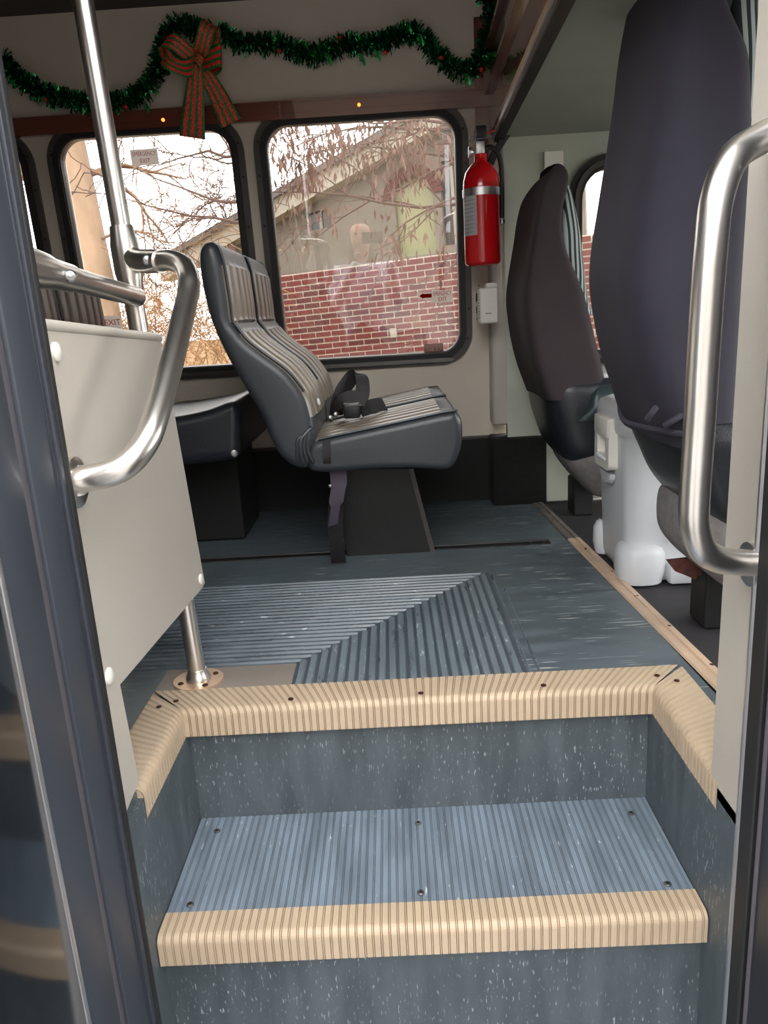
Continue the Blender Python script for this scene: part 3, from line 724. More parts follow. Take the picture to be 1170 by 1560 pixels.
# tucked vinyl and strap at the near rear corner
fold = [P(462,655,Y=YS0+.004), P(452,672,Y=YS0-.006), P(450,695,Y=YS0-.008), P(462,712,Y=YS0-.004)]
for k, (du, r) in enumerate(((0,.006),(9,.005),(18,.006),(-9,.005))):
    pth = [P(476-du*.2,650+k*3,Y=YS0+.006), P(466+du*.5-6,668,Y=YS0-.004), P(458+du*.6,686,Y=YS0-.006), P(462+du*.9,706,Y=YS0+.002)]
    G().tube(smooth_pts(pth, 6, False), [r*.3]+[r]*17+[r*.3], 8).make('vinyl_fold', M['seatside'], bk1, smooth=True)
G().disc(P(485,612,Y=2.14), (.95,-.3,.2), .010, .003, 16).make('white_button', M['white'], bk1)
# lap belt lying on the seat
bl = P(540,632,Y=2.22)
t = thing('seat_belt', 'black lap belt and buckle heaped on the bench cushion', 'belt', P(535,636,Y=2.2))
Yb = 2.25
G().ribbon(smooth_pts([P(512,632,Y=Yb), P(517,606,Y=Yb), P(528,586,Y=Yb+.02), P(541,571,Y=Yb+.04), P(551,575,Y=Yb+.03), P(552,600,Y=Yb+.0), P(540,618,Y=Yb-.02)], 6, False), (.75,.66,-.18), .05, .0012).make('webbing_loop', M['webbing'], t, smooth=True)
G().ribbon(smooth_pts([P(504,634,Y=Yb-.02), P(516,614,Y=Yb-.06), P(540,605,Y=Yb-.05), P(560,612,Y=Yb-.03)], 6, False), (.1,.5,.85), .042, .002).make('webbing', M['webbing'], t, smooth=True)
G().ribbon(smooth_pts([P(548,628,Y=Yb-.06), P(562,622,Y=Yb-.05), P(574,617,Y=Yb-.02), P(586,616,Y=Yb+.0)], 6, False), (.1,.8,.6), .045, .0014).make('webbing_end', M['webbing'], t, smooth=True)
c = P(536,625,Y=2.16)
g = G(); g.box(c-Vector((.024,.014,.022)), c+Vector((.024,.014,.022)), .005); bk_ = g.make('buckle', mat('black_buckle_plastic', (22,24,28), .3), t, smooth=True)
g = G(); g.box(c+Vector((-.018,-.017,.012)), c+Vector((.03,-.012,.017)), .001); g.make('buckle_slot', M['frame'], bk_)
for u, v in ((512,631),(504,636)): G().disc(P(u,v,Y=2.17), (.3,-1,.2), .008, .004, 12).make('tongue', M['zinc'], t)
# strap hanging from the seat edge to the floor
t = thing('hanging_strap', 'dark webbing strap hanging from bench cushion down to the floor track', 'strap', P(515,858,Z=0))
G().ribbon(smooth_pts([P(497,672,Y=YS0-.006), P(498,700,Y=YS0-.006), P(500,716,Y=YS0+.02)], 6, False), (1,0,0), .021, .0012).make('upper_webbing', M['webbing'], t, smooth=True)
G().ribbon(smooth_pts([P(514,712,Y=YS0+.05), P(516,735,Y=YS0+.06), P(512,765,Y=YS0+.08), P(507,800,Y=YS0+.12)], 6, False), [(1,0,0)]*7+[(1,.3,0)]*6+[(1,.7,0)]*6, [.046]*8+[.042]*5+[.03]*6, .0015).make('middle_webbing', M['webbing2'], t, smooth=True)
G().ribbon(smooth_pts([P(512,770,Y=YS0+.11), P(511,800,Y=YS0+.13), P(513,830,Y=YS0+.15), P(516,857,Z=.004)], 6, False), (1,0,0), .044, .002).make('lower_webbing', M['webbing'], t, smooth=True)
G().disc(P(503,740,Y=YS0+.05), (0,-1,0), .006, .006, 8).make('rivet', M['zinc'], t)
# the seat behind it: same backs, black cushion on a black box
rear = thing('rear_bus_seat', 'rear bus seat with black cushion half hidden behind the modesty panel', 'seat', (-.6, 2.4, 0))
for bkx in (bk1, bk2):
    c = bkx.copy(); COL.objects.link(c); c.parent = rear; LOC[c.name] = LOC[bkx.name]+Vector((-.62,.04,0)); c.location = LOC[c.name]-LOC[rear.name]
    for ch in bkx.children:
        if ch.name.startswith(('pleated','piping')): e = ch.copy(); COL.objects.link(e); e.parent = c; LOC[e.name] = LOC[ch.name]+Vector((-.62,.04,0))
YR = 2.2
rp = xz([(180,652),(240,640),(285,632),(318,624),(348,613),(360,616),(366,634),(365,670),(362,694),(340,704),(260,712),(180,716)], YR)
sh, _ = loft_pad(dens(rp), YR, 2.80, .03, None)
rc_ = sh.make('cushion', M['leather'], rear, smooth=True, angle=60)
q0, q1 = P(180,712,Y=YR+.03), P(357,700,Y=YR+.03)
g = G(); g.box((q0.x, YR+.30, 0), (q1.x-.05, 2.8, q1.z+.01), .01); g.make('seat_box', M['kick'], rear)
G().disc(P(357,691,Y=YR-.001), (.3,-1,0), .011, .004, 16).make('bolt_head', M['zinc'], rc_)

# ================================================================== CAB SEATS
def cab_seat(rows, yc, hy, yl_, yr_, e=4.2, n=36, zmap=None):
    """upright padded shape from picture rows (v, left, right): superellipse sections lying in plan"""
    rings = []
    for row in rows:
        v, ul, ur = row[:3]; k = row[3] if len(row) > 3 else 1.0
        a, b = P(ul, v, Y=yl_), P(ur, v, Y=yr_); z = (a.z+b.z)/2; cx_, hx = (a.x+b.x)/2, abs(b.x-a.x)/2
        rg = []
        for i in range(n):
            th = 2*math.pi*i/n; c_, s_ = math.cos(th), math.sin(th)
            rg.append(Vector((cx_+hx*math.copysign(abs(c_)**(2/e), c_), yc+hy*k*math.copysign(abs(s_)**(2/e), s_), z)))
        rings.append(rg)
    return rings
def dense_rows(rows, n=5):
    rows = [r if len(r) > 3 else (*r, 1.0) for r in rows]
    a = smooth_pts([(r[0],r[1],r[2]) for r in rows], n, False); b = smooth_pts([(r[3],0,0) for r in rows], n, False)
    return [(p.x,p.y,p.z,q.x) for p, q in zip(a, b)]
# passenger seat, close by
t = thing('passenger_seat', 'tall dark-covered passenger seat beside the entrance grab handle', 'seat', P(1060,900,Y=1.62))
pr = [(660,948,1116,.98),(600,930,1128),(540,912,1135),(480,900,1140),(420,893,1144),(360,897,1148),(300,906,1151),(240,915,1152),(180,924,1149),(120,932,1142,.98),(60,940,1111,.96),(0,949,1105,.92),(-60,962,1098,.85),(-110,985,1100,.7),(-130,1010,1085,.45)]
G().rings(cab_seat(dense_rows(pr), 1.60, .20, 1.74, 1.44)).make('seat_back_cover', M['cover'], t, smooth=True, angle=70)
pr = [(330,1000,1132,.9),(240,1005,1143,.92),(180,1010,1153,.92),(120,1020,1158,.92),(60,1025,1158,.9),(0,1030,1160,.88),(-60,1035,1154,.8),(-100,1040,1125,.5)]
G().rings(cab_seat(dense_rows(pr), 1.60, .185, 1.70, 1.455)).make('striped_front', STRIPE, t, smooth=True, angle=70)
pr = [(790,1040,1160,.9),(770,1012,1170,.96),(735,985,1180),(690,965,1190),(655,951,1195),(640,948,1185,.96),(628,945,1160,.9)]
G().rings(cab_seat(dense_rows(pr), 1.58, .205, 1.74, 1.42)).make('cushion_cover', M['leather'], t, smooth=True, angle=70)
hem = [P(u, v, Y=y) for u, v, y in ((944,612,1.76),(950,640,1.66),(985,652,1.50),(1030,660,1.40),(1075,664,1.385),(1110,666,1.40))]
G().tube(smooth_pts(hem, 6, False), .006, 8).make('cover_hem', M['cover'], t, smooth=True)
for a_, b_2 in (((1010,650),(1040,632)),((1040,656),(1072,636)),((985,640),(1000,620))):
    q = [P(a_[0],a_[1],Y=1.405), P((a_[0]+b_2[0])/2,(a_[1]+b_2[1])/2,Y=1.395), P(b_2[0],b_2[1],Y=1.405)]
    G().tube(smooth_pts(q, 5, False), [.002]+[.006]*9+[.002], 8).make('cover_crease', M['cover'], t, smooth=True)
pr = [(875,1060,1150,.8),(860,1030,1165,.9),(830,1006,1180),(800,1001,1185),(770,1004,1185),(755,1010,1180,.9)]
G().rings(cab_seat(dense_rows(pr), 1.58, .19, 1.70, 1.46)).make('seat_base', M['greyfab'], t, smooth=True, angle=70)
p = P(1078,944,Z=0); g = G(); g.box((p.x-.02, p.y-.03, -.012), (p.x+.06, p.y+.06, .16), .006); g.make('seat_foot', M['black'], t)
p = P(1050,862,Y=1.62); g = G(); g.plate([(p.x-.05,p.z+.015),(p.x+.03,p.z+.02),(p.x+.045,p.z-.028),(p.x+.02,p.z-.024),(p.x+.015,p.z-.034),(p.x-.012,p.z-.02),(p.x-.03,p.z-.012)], [], lambda a,b,o: Vector((a,1.62+o,b)), 0, .01); g.make('bracket', mat('rusty_bracket', (92,56,48), .8, .3, var=.3, vs=60), t)
# driver seat, far
t = thing('driver_seat', 'dark-covered driver seat against the far cab window', 'seat', P(870,770,Y=2.5))
Y1, Y2 = 2.62, 2.36
pr = [(600,806,928,.98),(560,792,918),(520,782,908),(480,776,898),(450,774,889),(420,777,876),(390,782,862),(360,787,855),(330,791,856),(300,797,864,.97),(284,804,866,.94),(272,812,864,.88),(263,820,858,.78),(258,829,850,.6),(256,836,845,.3)]
G().rings(cab_seat(dense_rows(pr), 2.52, .20, Y1, Y2, 8.0, 56)).make('seat_back_cover', M['coverb'], t, smooth=True, angle=70)
pr = [(480,840,908,.8),(450,835,898,.85),(420,830,894,.88),(390,828,890,.88),(360,828,886,.88),(330,828,880,.85),(300,830,872,.8),(280,832,865,.7),(270,834,858,.5)]
G().rings(cab_seat(dense_rows(pr), 2.52, .19, Y1-.02, Y2+.02)).make('striped_front', STRIPE, t, smooth=True, angle=70)
pr = [(690,838,960,.9),(670,825,985),(640,814,1000),(610,806,1000),(585,806,990,.98),(572,812,960,.9)]
G().rings(cab_seat(dense_rows(pr), 2.52, .21, Y1, Y2-.02)).make('seat_cushion', M['leather'], t, smooth=True, angle=70)
pr = [(640,860,960,.5),(620,880,970,.55),(600,885,970,.5),(585,895,960,.4)]
G().rings(cab_seat(dense_rows(pr), 2.40, .20, 2.40, 2.22)).make('seat_bolster', M['leatherb'], t, smooth=True, angle=70)
pr = [(745,880,960,.7),(720,858,975,.85),(695,842,985),(675,842,985),(660,846,980,.9)]
G().rings(cab_seat(dense_rows(pr), 2.50, .18, 2.60, 2.36)).make('seat_base', M['greyfab'], t, smooth=True, angle=70)
p = P(885,770,Z=0); g = G(); g.box((p.x-.05, p.y-.1, -.012), (p.x+.02, p.y, .12), .006); g.make('seat_foot', M['black'], t)
g = G(); g.box((p.x+.2, p.y-.1, -.012), (p.x+.27, p.y, .12), .006); g.make('seat_foot', M['black'], t)
q = P(848,756,Z=0); g = G(); g.box((q.x-.06,q.y-.05,-.012),(q.x+.07,q.y+.06,.012),.008); tag(g.make('floor_duct', M['label']), 'pale low metal piece on cab floor under the driver seat', 'duct')

# ================================================================== COOLER
cx0, cy0 = .575, 1.885
ctop = P(930,606,Y=2.04).z
t = thing('cooler', 'tall white plastic wheeled cooler standing between the cab seats', 'cooler', (.75, 2.04, -.012))
def rbox(x0,x1,y0,y1,r,zs):                     # rounded plan with sections (z, inset)
    return [[Vector((a,b,z)) for a,b in rrect(x0+i,x1-i,y0+i,y1-i,max(.01,r-i*.5),6)] for z,i in zs]
zl = ctop-.075
G().rings(rbox(.588,.90,1.885,2.19,.05,[(-.008,.03),(.0,.018),(.02,.012),(.25,.004),(zl,0)])).make('body', M['white'], t, smooth=True, angle=50)
G().rings(rbox(.580,.905,1.877,2.198,.055,[(zl-.012,.004),(zl,0),(zl+.045,.0),(zl+.062,.008),(ctop-.004,.03),(ctop,.06)])).make('lid', M['white'], t, smooth=True, angle=50)
G().rings(rbox(.575,.70,1.865,1.99,.05,[(-.012,.022),(-.004,.006),(.03,0),(.075,.001),(.092,.008),(.10,.02)])).make('corner_bumper', M['white'], t, smooth=True, angle=50)
G().rings(rbox(.580,.66,2.14,2.205,.03,[(-.012,.02),(-.004,.006),(.03,0),(.075,.001),(.092,.008),(.10,.02)])).make('corner_bumper', M['white'], t, smooth=True, angle=50)
g = G(); g.box((.70,1.872,-.008),(.90,1.92,.055),.012); g.make('base_rail', M['white'], t, smooth=True)
for xx in (.70, .80): G().box((xx,1.880,.11),(xx+.004,1.889,zl-.02),.001).make('side_rib', M['white'], t)
hx, hy0, hy1 = .588, 1.98, 2.12
hz1, hz0 = P(925,638,X=.57).z, P(925,716,X=.57).z
ha = t
lt = G(); lt.plate(rrect(hy0,hy1,hz0,hz1,.018,4), [rrect(hy0+.03,hy1-.03,hz0+.035,hz1-.045,.008,4)], lambda a,b,o: Vector((hx-o,a,b)), -.004, .022)
lh = lt.make('latch_handle', M['white2'], t, smooth=True, angle=30)
g = G(); g.box((hx-.026,hy0+.004,hz1-.05),(hx-.004,hy1-.004,hz1+.004),.006); g.make('latch_hinge', M['white2'], lh, smooth=True)
for k in range(5):
    y = hy0+.034+k*.018; G().disc((hx-.022,y,hz0+.03), (-1,0,0), .006, .005, 10).make('grip_bump', M['white'], lh)
g = G(); g.rings([[Vector((hx-.012*c, (hy0+hy1)/2+.06*math.cos(a)*s_, hz0-.012+.035*math.sin(a)*s_)) for a in [math.pi+math.pi*k/12 for k in range(13)]] for c, s_ in ((0,1.0),(1,.85))]); g.make('latch_recess', M['white'], t, smooth=True)

# ================================================================== EXTINGUISHER AND WHITE CASE
ec = P(734,405,Y=2.70); zb = ec.z; zt_ = P(734,235,Y=2.70).z; R0 = .061
ec = Vector((P(734,330,Y=2.70).x, 2.70, zb))
t = thing('fire_extinguisher', 'red fire extinguisher with steel band mounted on the far pillar', 'extinguisher', ec)
h = zt_-zb
G().lathe(ec, [(.050,0),(.057,.004),(R0,.012),(R0,h*.70),(R0*.97,h*.77),(R0*.86,h*.84),(R0*.62,h*.90),(R0*.36,h*.935),(.021,h*.965),(.020,h)], 40).make('cylinder', M['red'], t, smooth=True, angle=50)
zbn = P(734,290,Y=2.64).z-zb
G().lathe(ec, [(R0+.0005,zbn-.012),(R0+.002,zbn-.012),(R0+.002,zbn+.012),(R0+.0005,zbn+.012)], 40).make('steel_band', M['alu'], t, smooth=True, angle=30)
def onc(a, z, r=R0+.0008): return ec+Vector((r*math.cos(a), r*math.sin(a), z))
la0, la1 = math.radians(188), math.radians(248); lz0, lz1 = P(720,358,Y=2.64).z-zb, P(720,297,Y=2.64).z-zb
g = G(); N_ = 10; g.add([onc(la0+(la1-la0)*k/N_, zz) for zz in (lz0, lz1) for k in range(N_+1)], [(k,k+1,k+N_+2,k+N_+1) for k in range(N_)]); lb = g.make('label', M['label'], t, smooth=True)
for k in range(9):
    zz = lz0+(lz1-lz0)*(.08+.1*k); g = G(); g.add([onc(la0+(la1-la0)*(.12+.76*j/8), z2, R0+.0014) for z2 in (zz, zz+.002) for j in range(9)], [(j,j+1,j+10,j+9) for j in range(8)]); g.make('print_line', mat('grey_print', (128,128,132), .7), lb)
top = ec+Vector((0,0,h))
g = G(); g.box(top+Vector((-.013,-.014,0)), top+Vector((.013,.014,.04)), .003); vl = g.make('valve', M['alu'], t, smooth=True)
g = G(); g.box(top+Vector((-.016,-.045,.044)), top+Vector((.016,.03,.078)), .003); g.make('squeeze_lever', M['black'], t, smooth=True)
G().tube([top+Vector((-.036,-.02,.042)), top+Vector((.03,-.02,.046))], .002, 8).make('safety_pin', M['zinc'], t)
G().tube([top+Vector((-.036-.009*math.cos(a)+.009,-.02,.042+.010*math.sin(a))) for a in [2*math.pi*k/16 for k in range(17)]], .0016, 6).make('pin_ring', M['zinc'], t)
gc = top+Vector((-.02,-.012,.005)); G().tube([gc, gc+Vector((-.012,-.004,0)), gc+Vector((-.013,-.004,0)), gc+Vector((-.020,-.007,0)), gc+Vector((-.021,-.007,0))], [.004,.004,.017,.017,.014], 18).make('pressure_gauge', M['alu'], t, smooth=True, angle=30)
hs = [top+Vector((.012,-.004,.012)), top+Vector((.035,-.008,.018)), top+Vector((.058,-.008,-.005)), top+Vector((.068,-.004,-.05)), top+Vector((.069,0,-.13)), top+Vector((.068,.004,-.20))]
G().tube(smooth_pts(hs, 6, False), .008, 12).make('hose', M['black'], t, smooth=True)
for k, dz in ((0,-.055),(1,-.205)): G().tube([top+Vector((.068,0,dz)), top+Vector((.068,0,dz-.014))], .010, 12).make('hose_ferrule', M['zinc'], t, smooth=True)
G().tube(smooth_pts([top+Vector((.016,-.01,.056)), top+Vector((.04,-.01,.066)), top+Vector((.068,.0,.07))], 5, False), .0025, 8).make('red_tie', M['redp'], t)
g = G(); g.box((ec.x-.02, ec.y+R0-.002, ec.z+.03), (ec.x+.02, 2.90, ec.z+.3), .003); g.make('wall_bracket', M['frame'], t)

yk = 2.66
q0, q1, q2 = P(724,440,Y=2.72), P(742,435,Y=2.66), P(761,492,Y=2.66)
t = thing('white_case', 'small white plastic case with printed side hung on the pillar below the extinguisher', 'case', (q1.x, 2.7, q2.z))
xa_, xb_, zz0, zz1 = P(727,492,Y=2.72).x+.004, P(760,470,Y=2.66).x, P(742,493,Y=2.68).z, P(742,438,Y=2.68).z
g = G(); g.box((xa_,2.665,zz0),(xb_,2.725,zz1),.008,3); cs = g.make('case_front', M['white2'], t, smooth=True)
g = G(); g.box((xa_+.002,2.728,zz0+.002),(xb_-.002,2.78,zz1-.002),.008,3); g.make('case_back', M['white2'], t, smooth=True)
g = G(); g.box((xa_+.003,2.72,zz0+.004),(xb_-.003,2.735,zz1-.004)); g.make('case_seam', mat('grey_seam', (150,150,146), .6), t)
g = G(); g.box((xb_-.035,2.71,zz1-.006),(xb_+.004,2.76,zz1+.016),.004); g.make('hanger_tab', M['white2'], t, smooth=True)
def SF(a, b, o): return Vector((xa_-o, a, b))
for k, (y0_, y1_, za, zb_) in enumerate(((2.758,2.772,.62,.86),(2.738,2.752,.66,.88),(2.758,2.772,.30,.50),(2.758,2.770,.12,.16))):
    H_ = zz1-zz0
    for j in range(3):
        g = G(); yy0 = y0_+(y1_-y0_)*j/3; g.plate([(yy0,zz0+H_*za),(yy0+.0032,zz0+H_*za),(yy0+.0032,zz0+H_*zb_),(yy0,zz0+H_*zb_)], [], SF, -.001, .0008); g.make('printed_mark', M['ink'], cs)
for k in range(12):
    g = G(); z_ = zz0+.02+k*.0095; g.plate([(2.676,z_),(2.684+.004*(k%3),z_),(2.684+.004*(k%3),z_+.005),(2.676,z_+.005)], [], SF, -.001, .0008); g.make('printed_mark', M['ink'], cs)
g = G(); zc_ = P(750,478,Y=2.66).z; g.box((xb_-.045,2.6635,zc_),(xb_-.025,2.6655,zc_+.004)); g.make('embossed_name', mat('grey_seam', (150,150,146), .6), cs)

# ================================================================== STICKERS ON THE GLASS
def WG(a, b, o): return WF(a, b, o+(b-(WB+WT)/2)*.03)
def sticker(wd, px, m, lines, label, cat_mat, arrow=False):
    (u0,v0),(u1,v1) = px; a = WX(u0, v0, -.017); b = WX(u1, v1, -.017)
    x0, x1, y0, y1 = min(a[0],b[0]), max(a[0],b[0]), min(a[1],b[1]), max(a[1],b[1])
    g = G(); g.quad(*[WG(a_,b_,-.0168) for a_,b_ in ((x0,y0),(x1,y0),(x1,y1),(x0,y1))]); s = g.make('exit_sticker', m, wd); s['label'] = label
    for txt, cy, sz, sx, im in lines:
        f = lambda p, q, o: WG((x0+x1)/2+p, y0+(y1-y0)*cy+q, o)
        text_geo(txt, sz*(y1-y0), f, -.0165, .0004, sx, 0.0).make('lettering', im, s)
    return s, (x0,x1,y0,y1)
RI = M['redink']
sticker(w2, ((199,229),(244,251)), M['sticker'], [('EMERGENCY',.70,.38,.74,RI),('EXIT',.27,.38,.9,RI)], 'white sticker reading EMERGENCY EXIT', None)
s, bx = sticker(w1, ((658,443),(690,460)), M['sticker'], [('EMERGENCY',.73,.50,.52,RI),('EXIT',.26,.50,.7,RI)], 'white sticker reading EMERGENCY EXIT', None)
ax0 = WX(639,453,-.017)[0]; yc_ = bx[2]+(bx[3]-bx[2])*.62; hh = (bx[3]-bx[2])*.16
g = G(); g.quad(*[WG(a_,b_,-.0168) for a_,b_ in ((ax0-.004,yc_-hh*1.9),(bx[0],yc_-hh*1.9),(bx[0],yc_+hh*1.9),(ax0-.004,yc_+hh*1.9))]); ar = g.make('arrow_sticker', M['sticker'], w1)
g = G(); g.plate([(ax0,yc_),(ax0+.014,yc_-hh*1.5),(ax0+.014,yc_-hh),(bx[0]-.001,yc_-hh),(bx[0]-.001,yc_+hh),(ax0+.014,yc_+hh),(ax0+.014,yc_+hh*1.5)], [], WG, -.0164, -.016); g.make('arrow', RI, ar)
es, eb = sticker(w2, ((155,482),(187,508)), M['sticker'], [('EXIT',.62,.46,1.0,RI)], 'white sticker reading EXIT', None)
for fy in (.24, .12):
    yy = eb[2]+(eb[3]-eb[2])*fy; g = G(); g.quad(*[WG(a_,b_,-.0162) for a_,b_ in ((eb[0]+.008,yy),(eb[1]-.008,yy),(eb[1]-.008,yy+.004),(eb[0]+.008,yy+.004))]); g.make('print_line', RI, es)
sticker(w1, ((646,525),(676,540)), mat('pinkish_film', (176,140,130), .5), [('AC RAL',.45,.55,1.0,mat('brown_print', (110,62,58), .6))], 'faded pinkish decal at bottom corner', None)
x, wv = WX(151,497,.02); c = WF(x, wv, .012)
t = thing('window_release', 'small red emergency window release handle at the left window', 'handle', c)
G().tube([c, c+WN*.02, c+WN*.03], [.016,.016,.011], 16).make('red_knob', M['red'], t, smooth=True)
g = G(); g.box(c+Vector((-.026,-.012,.004)), c+Vector((-.016,.0,.03)), .002); g.make('catch', M['alu'], t)

# ================================================================== GARLAND AND BOW
def tinsel(path, name_label, dens_=1500, rad=.026, parent=None, name='tinsel_strands', seedv=3, width=.0032):
    rnd = random.Random(seedv); L = [0]
    for a, b in zip(path, path[1:]): L.append(L[-1]+(b-a).length)
    tot = L[-1]; g = G(); g2 = G()
    for k in range(int(tot*dens_)):
        d = rnd.random()*tot; i = max(j for j in range(len(L)) if L[j] <= d); i = min(i, len(path)-2)
        f = (d-L[i])/max(1e-6, L[i+1]-L[i]); p = path[i].lerp(path[i+1], f); tg = (path[i+1]-path[i]).normalized()
        v = Vector((rnd.gauss(0,1), rnd.gauss(0,1), rnd.gauss(0,1))); v = (v-tg*v.dot(tg)*.6).normalized()
        if v.y > .35: v.y *= -.3
        ln = rad*rnd.uniform(.7,1.35); s = v.cross(Vector((rnd.gauss(0,1),rnd.gauss(0,1),rnd.gauss(0,1)))).normalized()*width*rnd.uniform(.4,1)
        e = p+v*ln; b = e+Vector((rnd.gauss(0,.004),rnd.gauss(0,.003),-abs(rnd.gauss(0,.006))))
        (g2 if rnd.random() < .16 else g).add([p-s*.5, p+s*.5, e+s, b, e-s], [(0,1,2,3,4)])
    return g, g2
def gar_path(px, off=.03):
    return smooth_pts([WF(*WX(u, v, off), off) for u, v in px], 6, False)
def garland(px, label, seedv, dens_=3000, rad=.032, berries=(), leaves=()):
    path = gar_path(px); t = thing('tinsel_garland', label, 'garland', path[len(path)//2])
    g, g2 = tinsel(path, '', dens_, rad, seedv=seedv)
    g.make('tinsel_strands', M['tinsel'], t)['kind'] = 'stuff'; g2.make('bright_tinsel_strands', M['tinsel2'], t)['kind'] = 'stuff'
    G().tube(path, .004, 8).make('core_wire', mat('dark_green_wire', (16,44,30), .6), t)
    for u, v in berries:
        p = WF(*WX(u, v, .05), .05); G().lathe(p+Vector((0,0,-.007)), [(.001,0),(.006,.002),(.008,.007),(.006,.012),(.001,.014)], 12).make('berry', M['berry'], t, smooth=True)
    for u, v in leaves:
        p = WF(*WX(u, v, .055), .055)
        for k in range(4):
            a = -.6+.4*k; G().ribbon([p+Vector((-.008,0,.012-.006*k)), p+Vector((.002,-.006,.006-.006*k)), p+Vector((.012*math.cos(a),-.003,-.012-.004*k))], (0,-.4,1), .004, .0003).make('foil_leaf', M['tinsel2'], t)
    return t
garland([(4,88),(22,112),(52,134),(90,148),(130,156),(165,156),(196,152),(222,135),(238,112),(246,88),(252,62),(264,42),(284,38),(306,48)], 'green tinsel garland sagging from the left edge up to the red bow', 5, berries=((69,152),(191,163),(252,58)), leaves=((18,122),(222,160)))
garland([(330,46),(350,60),(380,68),(410,66),(440,72),(470,84),(500,76),(530,66),(560,68),(590,62),(612,52),(632,50),(652,66),(668,86),(690,104),(712,108),(732,92),(742,66),(746,40)], 'green tinsel garland looping from the red bow across to the brown header', 8, berries=((425,78),(502,90),(518,58),(733,106),(672,88),(587,80)), leaves=((622,40),(640,58),(574,82),(711,118),(500,88),(551,88)))
garland([(738,-12),(750,2),(764,10),(752,26),(742,38)], 'dark green tinsel tuft hanging where the brown header meets the ceiling', 11, 2600, .034)
def ribbon_uv(path, wdirs, w, name, parent, flip=False):
    path = [Vector(p) for p in path]; N = len(path); g = G(); g.uv = []; nw = 7
    for i, p in enumerate(path):
        t_ = (path[min(i+1,N-1)]-path[max(i-1,0)]).normalized(); d = Vector(wdirs[min(i*len(wdirs)//N, len(wdirs)-1)]); d = (d-t_*d.dot(t_)).normalized()
        ww = w[0]+(w[1]-w[0])*i/(N-1)
        for k in range(nw):
            s_ = k/(nw-1)-.5; g.v.append(p+d*ww*s_); g.uv.append((s_*1.0, i/N*2))
    for i in range(N-1):
        for k in range(nw-1): g.f.append((i*nw+k, i*nw+k+1, (i+1)*nw+k+1, (i+1)*nw+k))
    o = g.make(name, RIBBON, parent, smooth=True)
    so = o.modifiers.new('thickness', 'SOLIDIFY'); so.thickness = .0012
    return o
kn = WF(*WX(300,92,.07), .07)
t = thing('ribbon_bow', 'red and green striped glitter ribbon bow over the left window', 'bow', kn)
def bpt(u, v, off): return WF(*WX(u, v, off), off)
ribbon_uv(smooth_pts([bpt(300,96,.06), bpt(285,80,.10), bpt(262,62,.12), bpt(250,66,.09), bpt(262,90,.05), bpt(298,98,.05)], 8, False), [(.75,0,.65)], (.05,.05), 'bow_loop', t)
ribbon_uv(smooth_pts([bpt(300,98,.06), bpt(282,104,.11), bpt(258,94,.13), bpt(252,82,.10), bpt(270,84,.06), bpt(300,94,.05)], 8, False), [(.35,.3,.9)], (.055,.05), 'bow_loop', t)
ribbon_uv(smooth_pts([bpt(302,94,.06), bpt(308,70,.11), bpt(316,42,.12), bpt(324,38,.08), bpt(322,62,.05), bpt(306,92,.05)], 8, False), [(.8,.3,-.5)], (.05,.055), 'bow_loop', t)
ribbon_uv(smooth_pts([bpt(304,96,.06), bpt(318,90,.10), bpt(334,84,.12), bpt(338,88,.09), bpt(324,98,.05), bpt(304,98,.05)], 8, False), [(.1,.1,1)], (.06,.085), 'bow_loop', t)
ribbon_uv(smooth_pts([bpt(299,98,.08), bpt(298,120,.08), bpt(296,150,.075), bpt(294,180,.07), bpt(293,210,.065)], 8, False), [(1,0,0)], (.042,.088), 'bow_tail', t)
ribbon_uv(smooth_pts([bpt(303,98,.07), bpt(316,118,.07), bpt(332,146,.065), bpt(352,188,.06)], 8, False), [(.86,0,.5)], (.036,.075), 'bow_tail', t)
ribbon_uv(smooth_pts([bpt(292,92,.07), bpt(296,88,.10), bpt(303,90,.11), bpt(308,98,.10), bpt(306,102,.07)], 6, False), [(.4,0,.9)], (.03,.03), 'knot', t)

# ================================================================== OUTSIDE
GZ = -.95
g = G(); g.box((-60,-40,GZ-.1),(60,80,GZ)); struct(g.make('ground', M['asphalt']), 'grey asphalt')
g = G(); g.box((-60,5.0,GZ),(60,70,GZ+.03)); struct(g.make('ground_lawn', M['grass']), 'dry winter grass verge')
# brick house, turned a little and standing on higher ground
PH = math.radians(18); E1 = Vector((math.cos(PH), -math.sin(PH), .045)).normalized(); BN = Vector((-math.sin(PH), -math.cos(PH), 0)).normalized(); E2 = E1.cross(BN).normalized()
if E2.z < 0: E2 = -E2
B0 = P(560,470,Y=10.6)
def BF(a, b, o=0.0): return B0+E1*a+E2*b+BN*o
def BX(u, v, off=0.0): p = PP(u, v, B0+BN*off, BN); return (p-B0).dot(E1), (p-B0).dot(E2)
hb = thing('brick_house', 'red brick house with grey gable roof seen through the big right window', 'house', BF(0, -2.2))
btop = BX(560,402)[1]; bx0, bx1 = BX(384,470)[0], 7.5; bb = -2.4
g = G(); g.plate([(bx0,bb),(bx1,bb),(bx1,btop),(bx0,btop)], [], BF, -.3, -.008); wl = g.make('mortar_wall', M['mortar'], hb)
BL, BH, JT = .235, .080, .020
def brick_mesh(L, m):
    g = G(); g.box((0,0,0),(L,.03,BH-JT)); me = bpy.data.meshes.new('brick')
    me.from_pydata([tuple(E1*v.x+BN*(v.y-.02)+E2*v.z) for v in g.v], [], g.f); me.materials.append(m); return me
BM = {(k, j): brick_mesh((BL if j == 0 else BL/2)-JT, m) for k, m in enumerate((M['brick'],M['brick2'],M['brick3'])) for j in (0,)}
rnd = random.Random(4); cand = []
nrow = int((btop-bb)/BH)
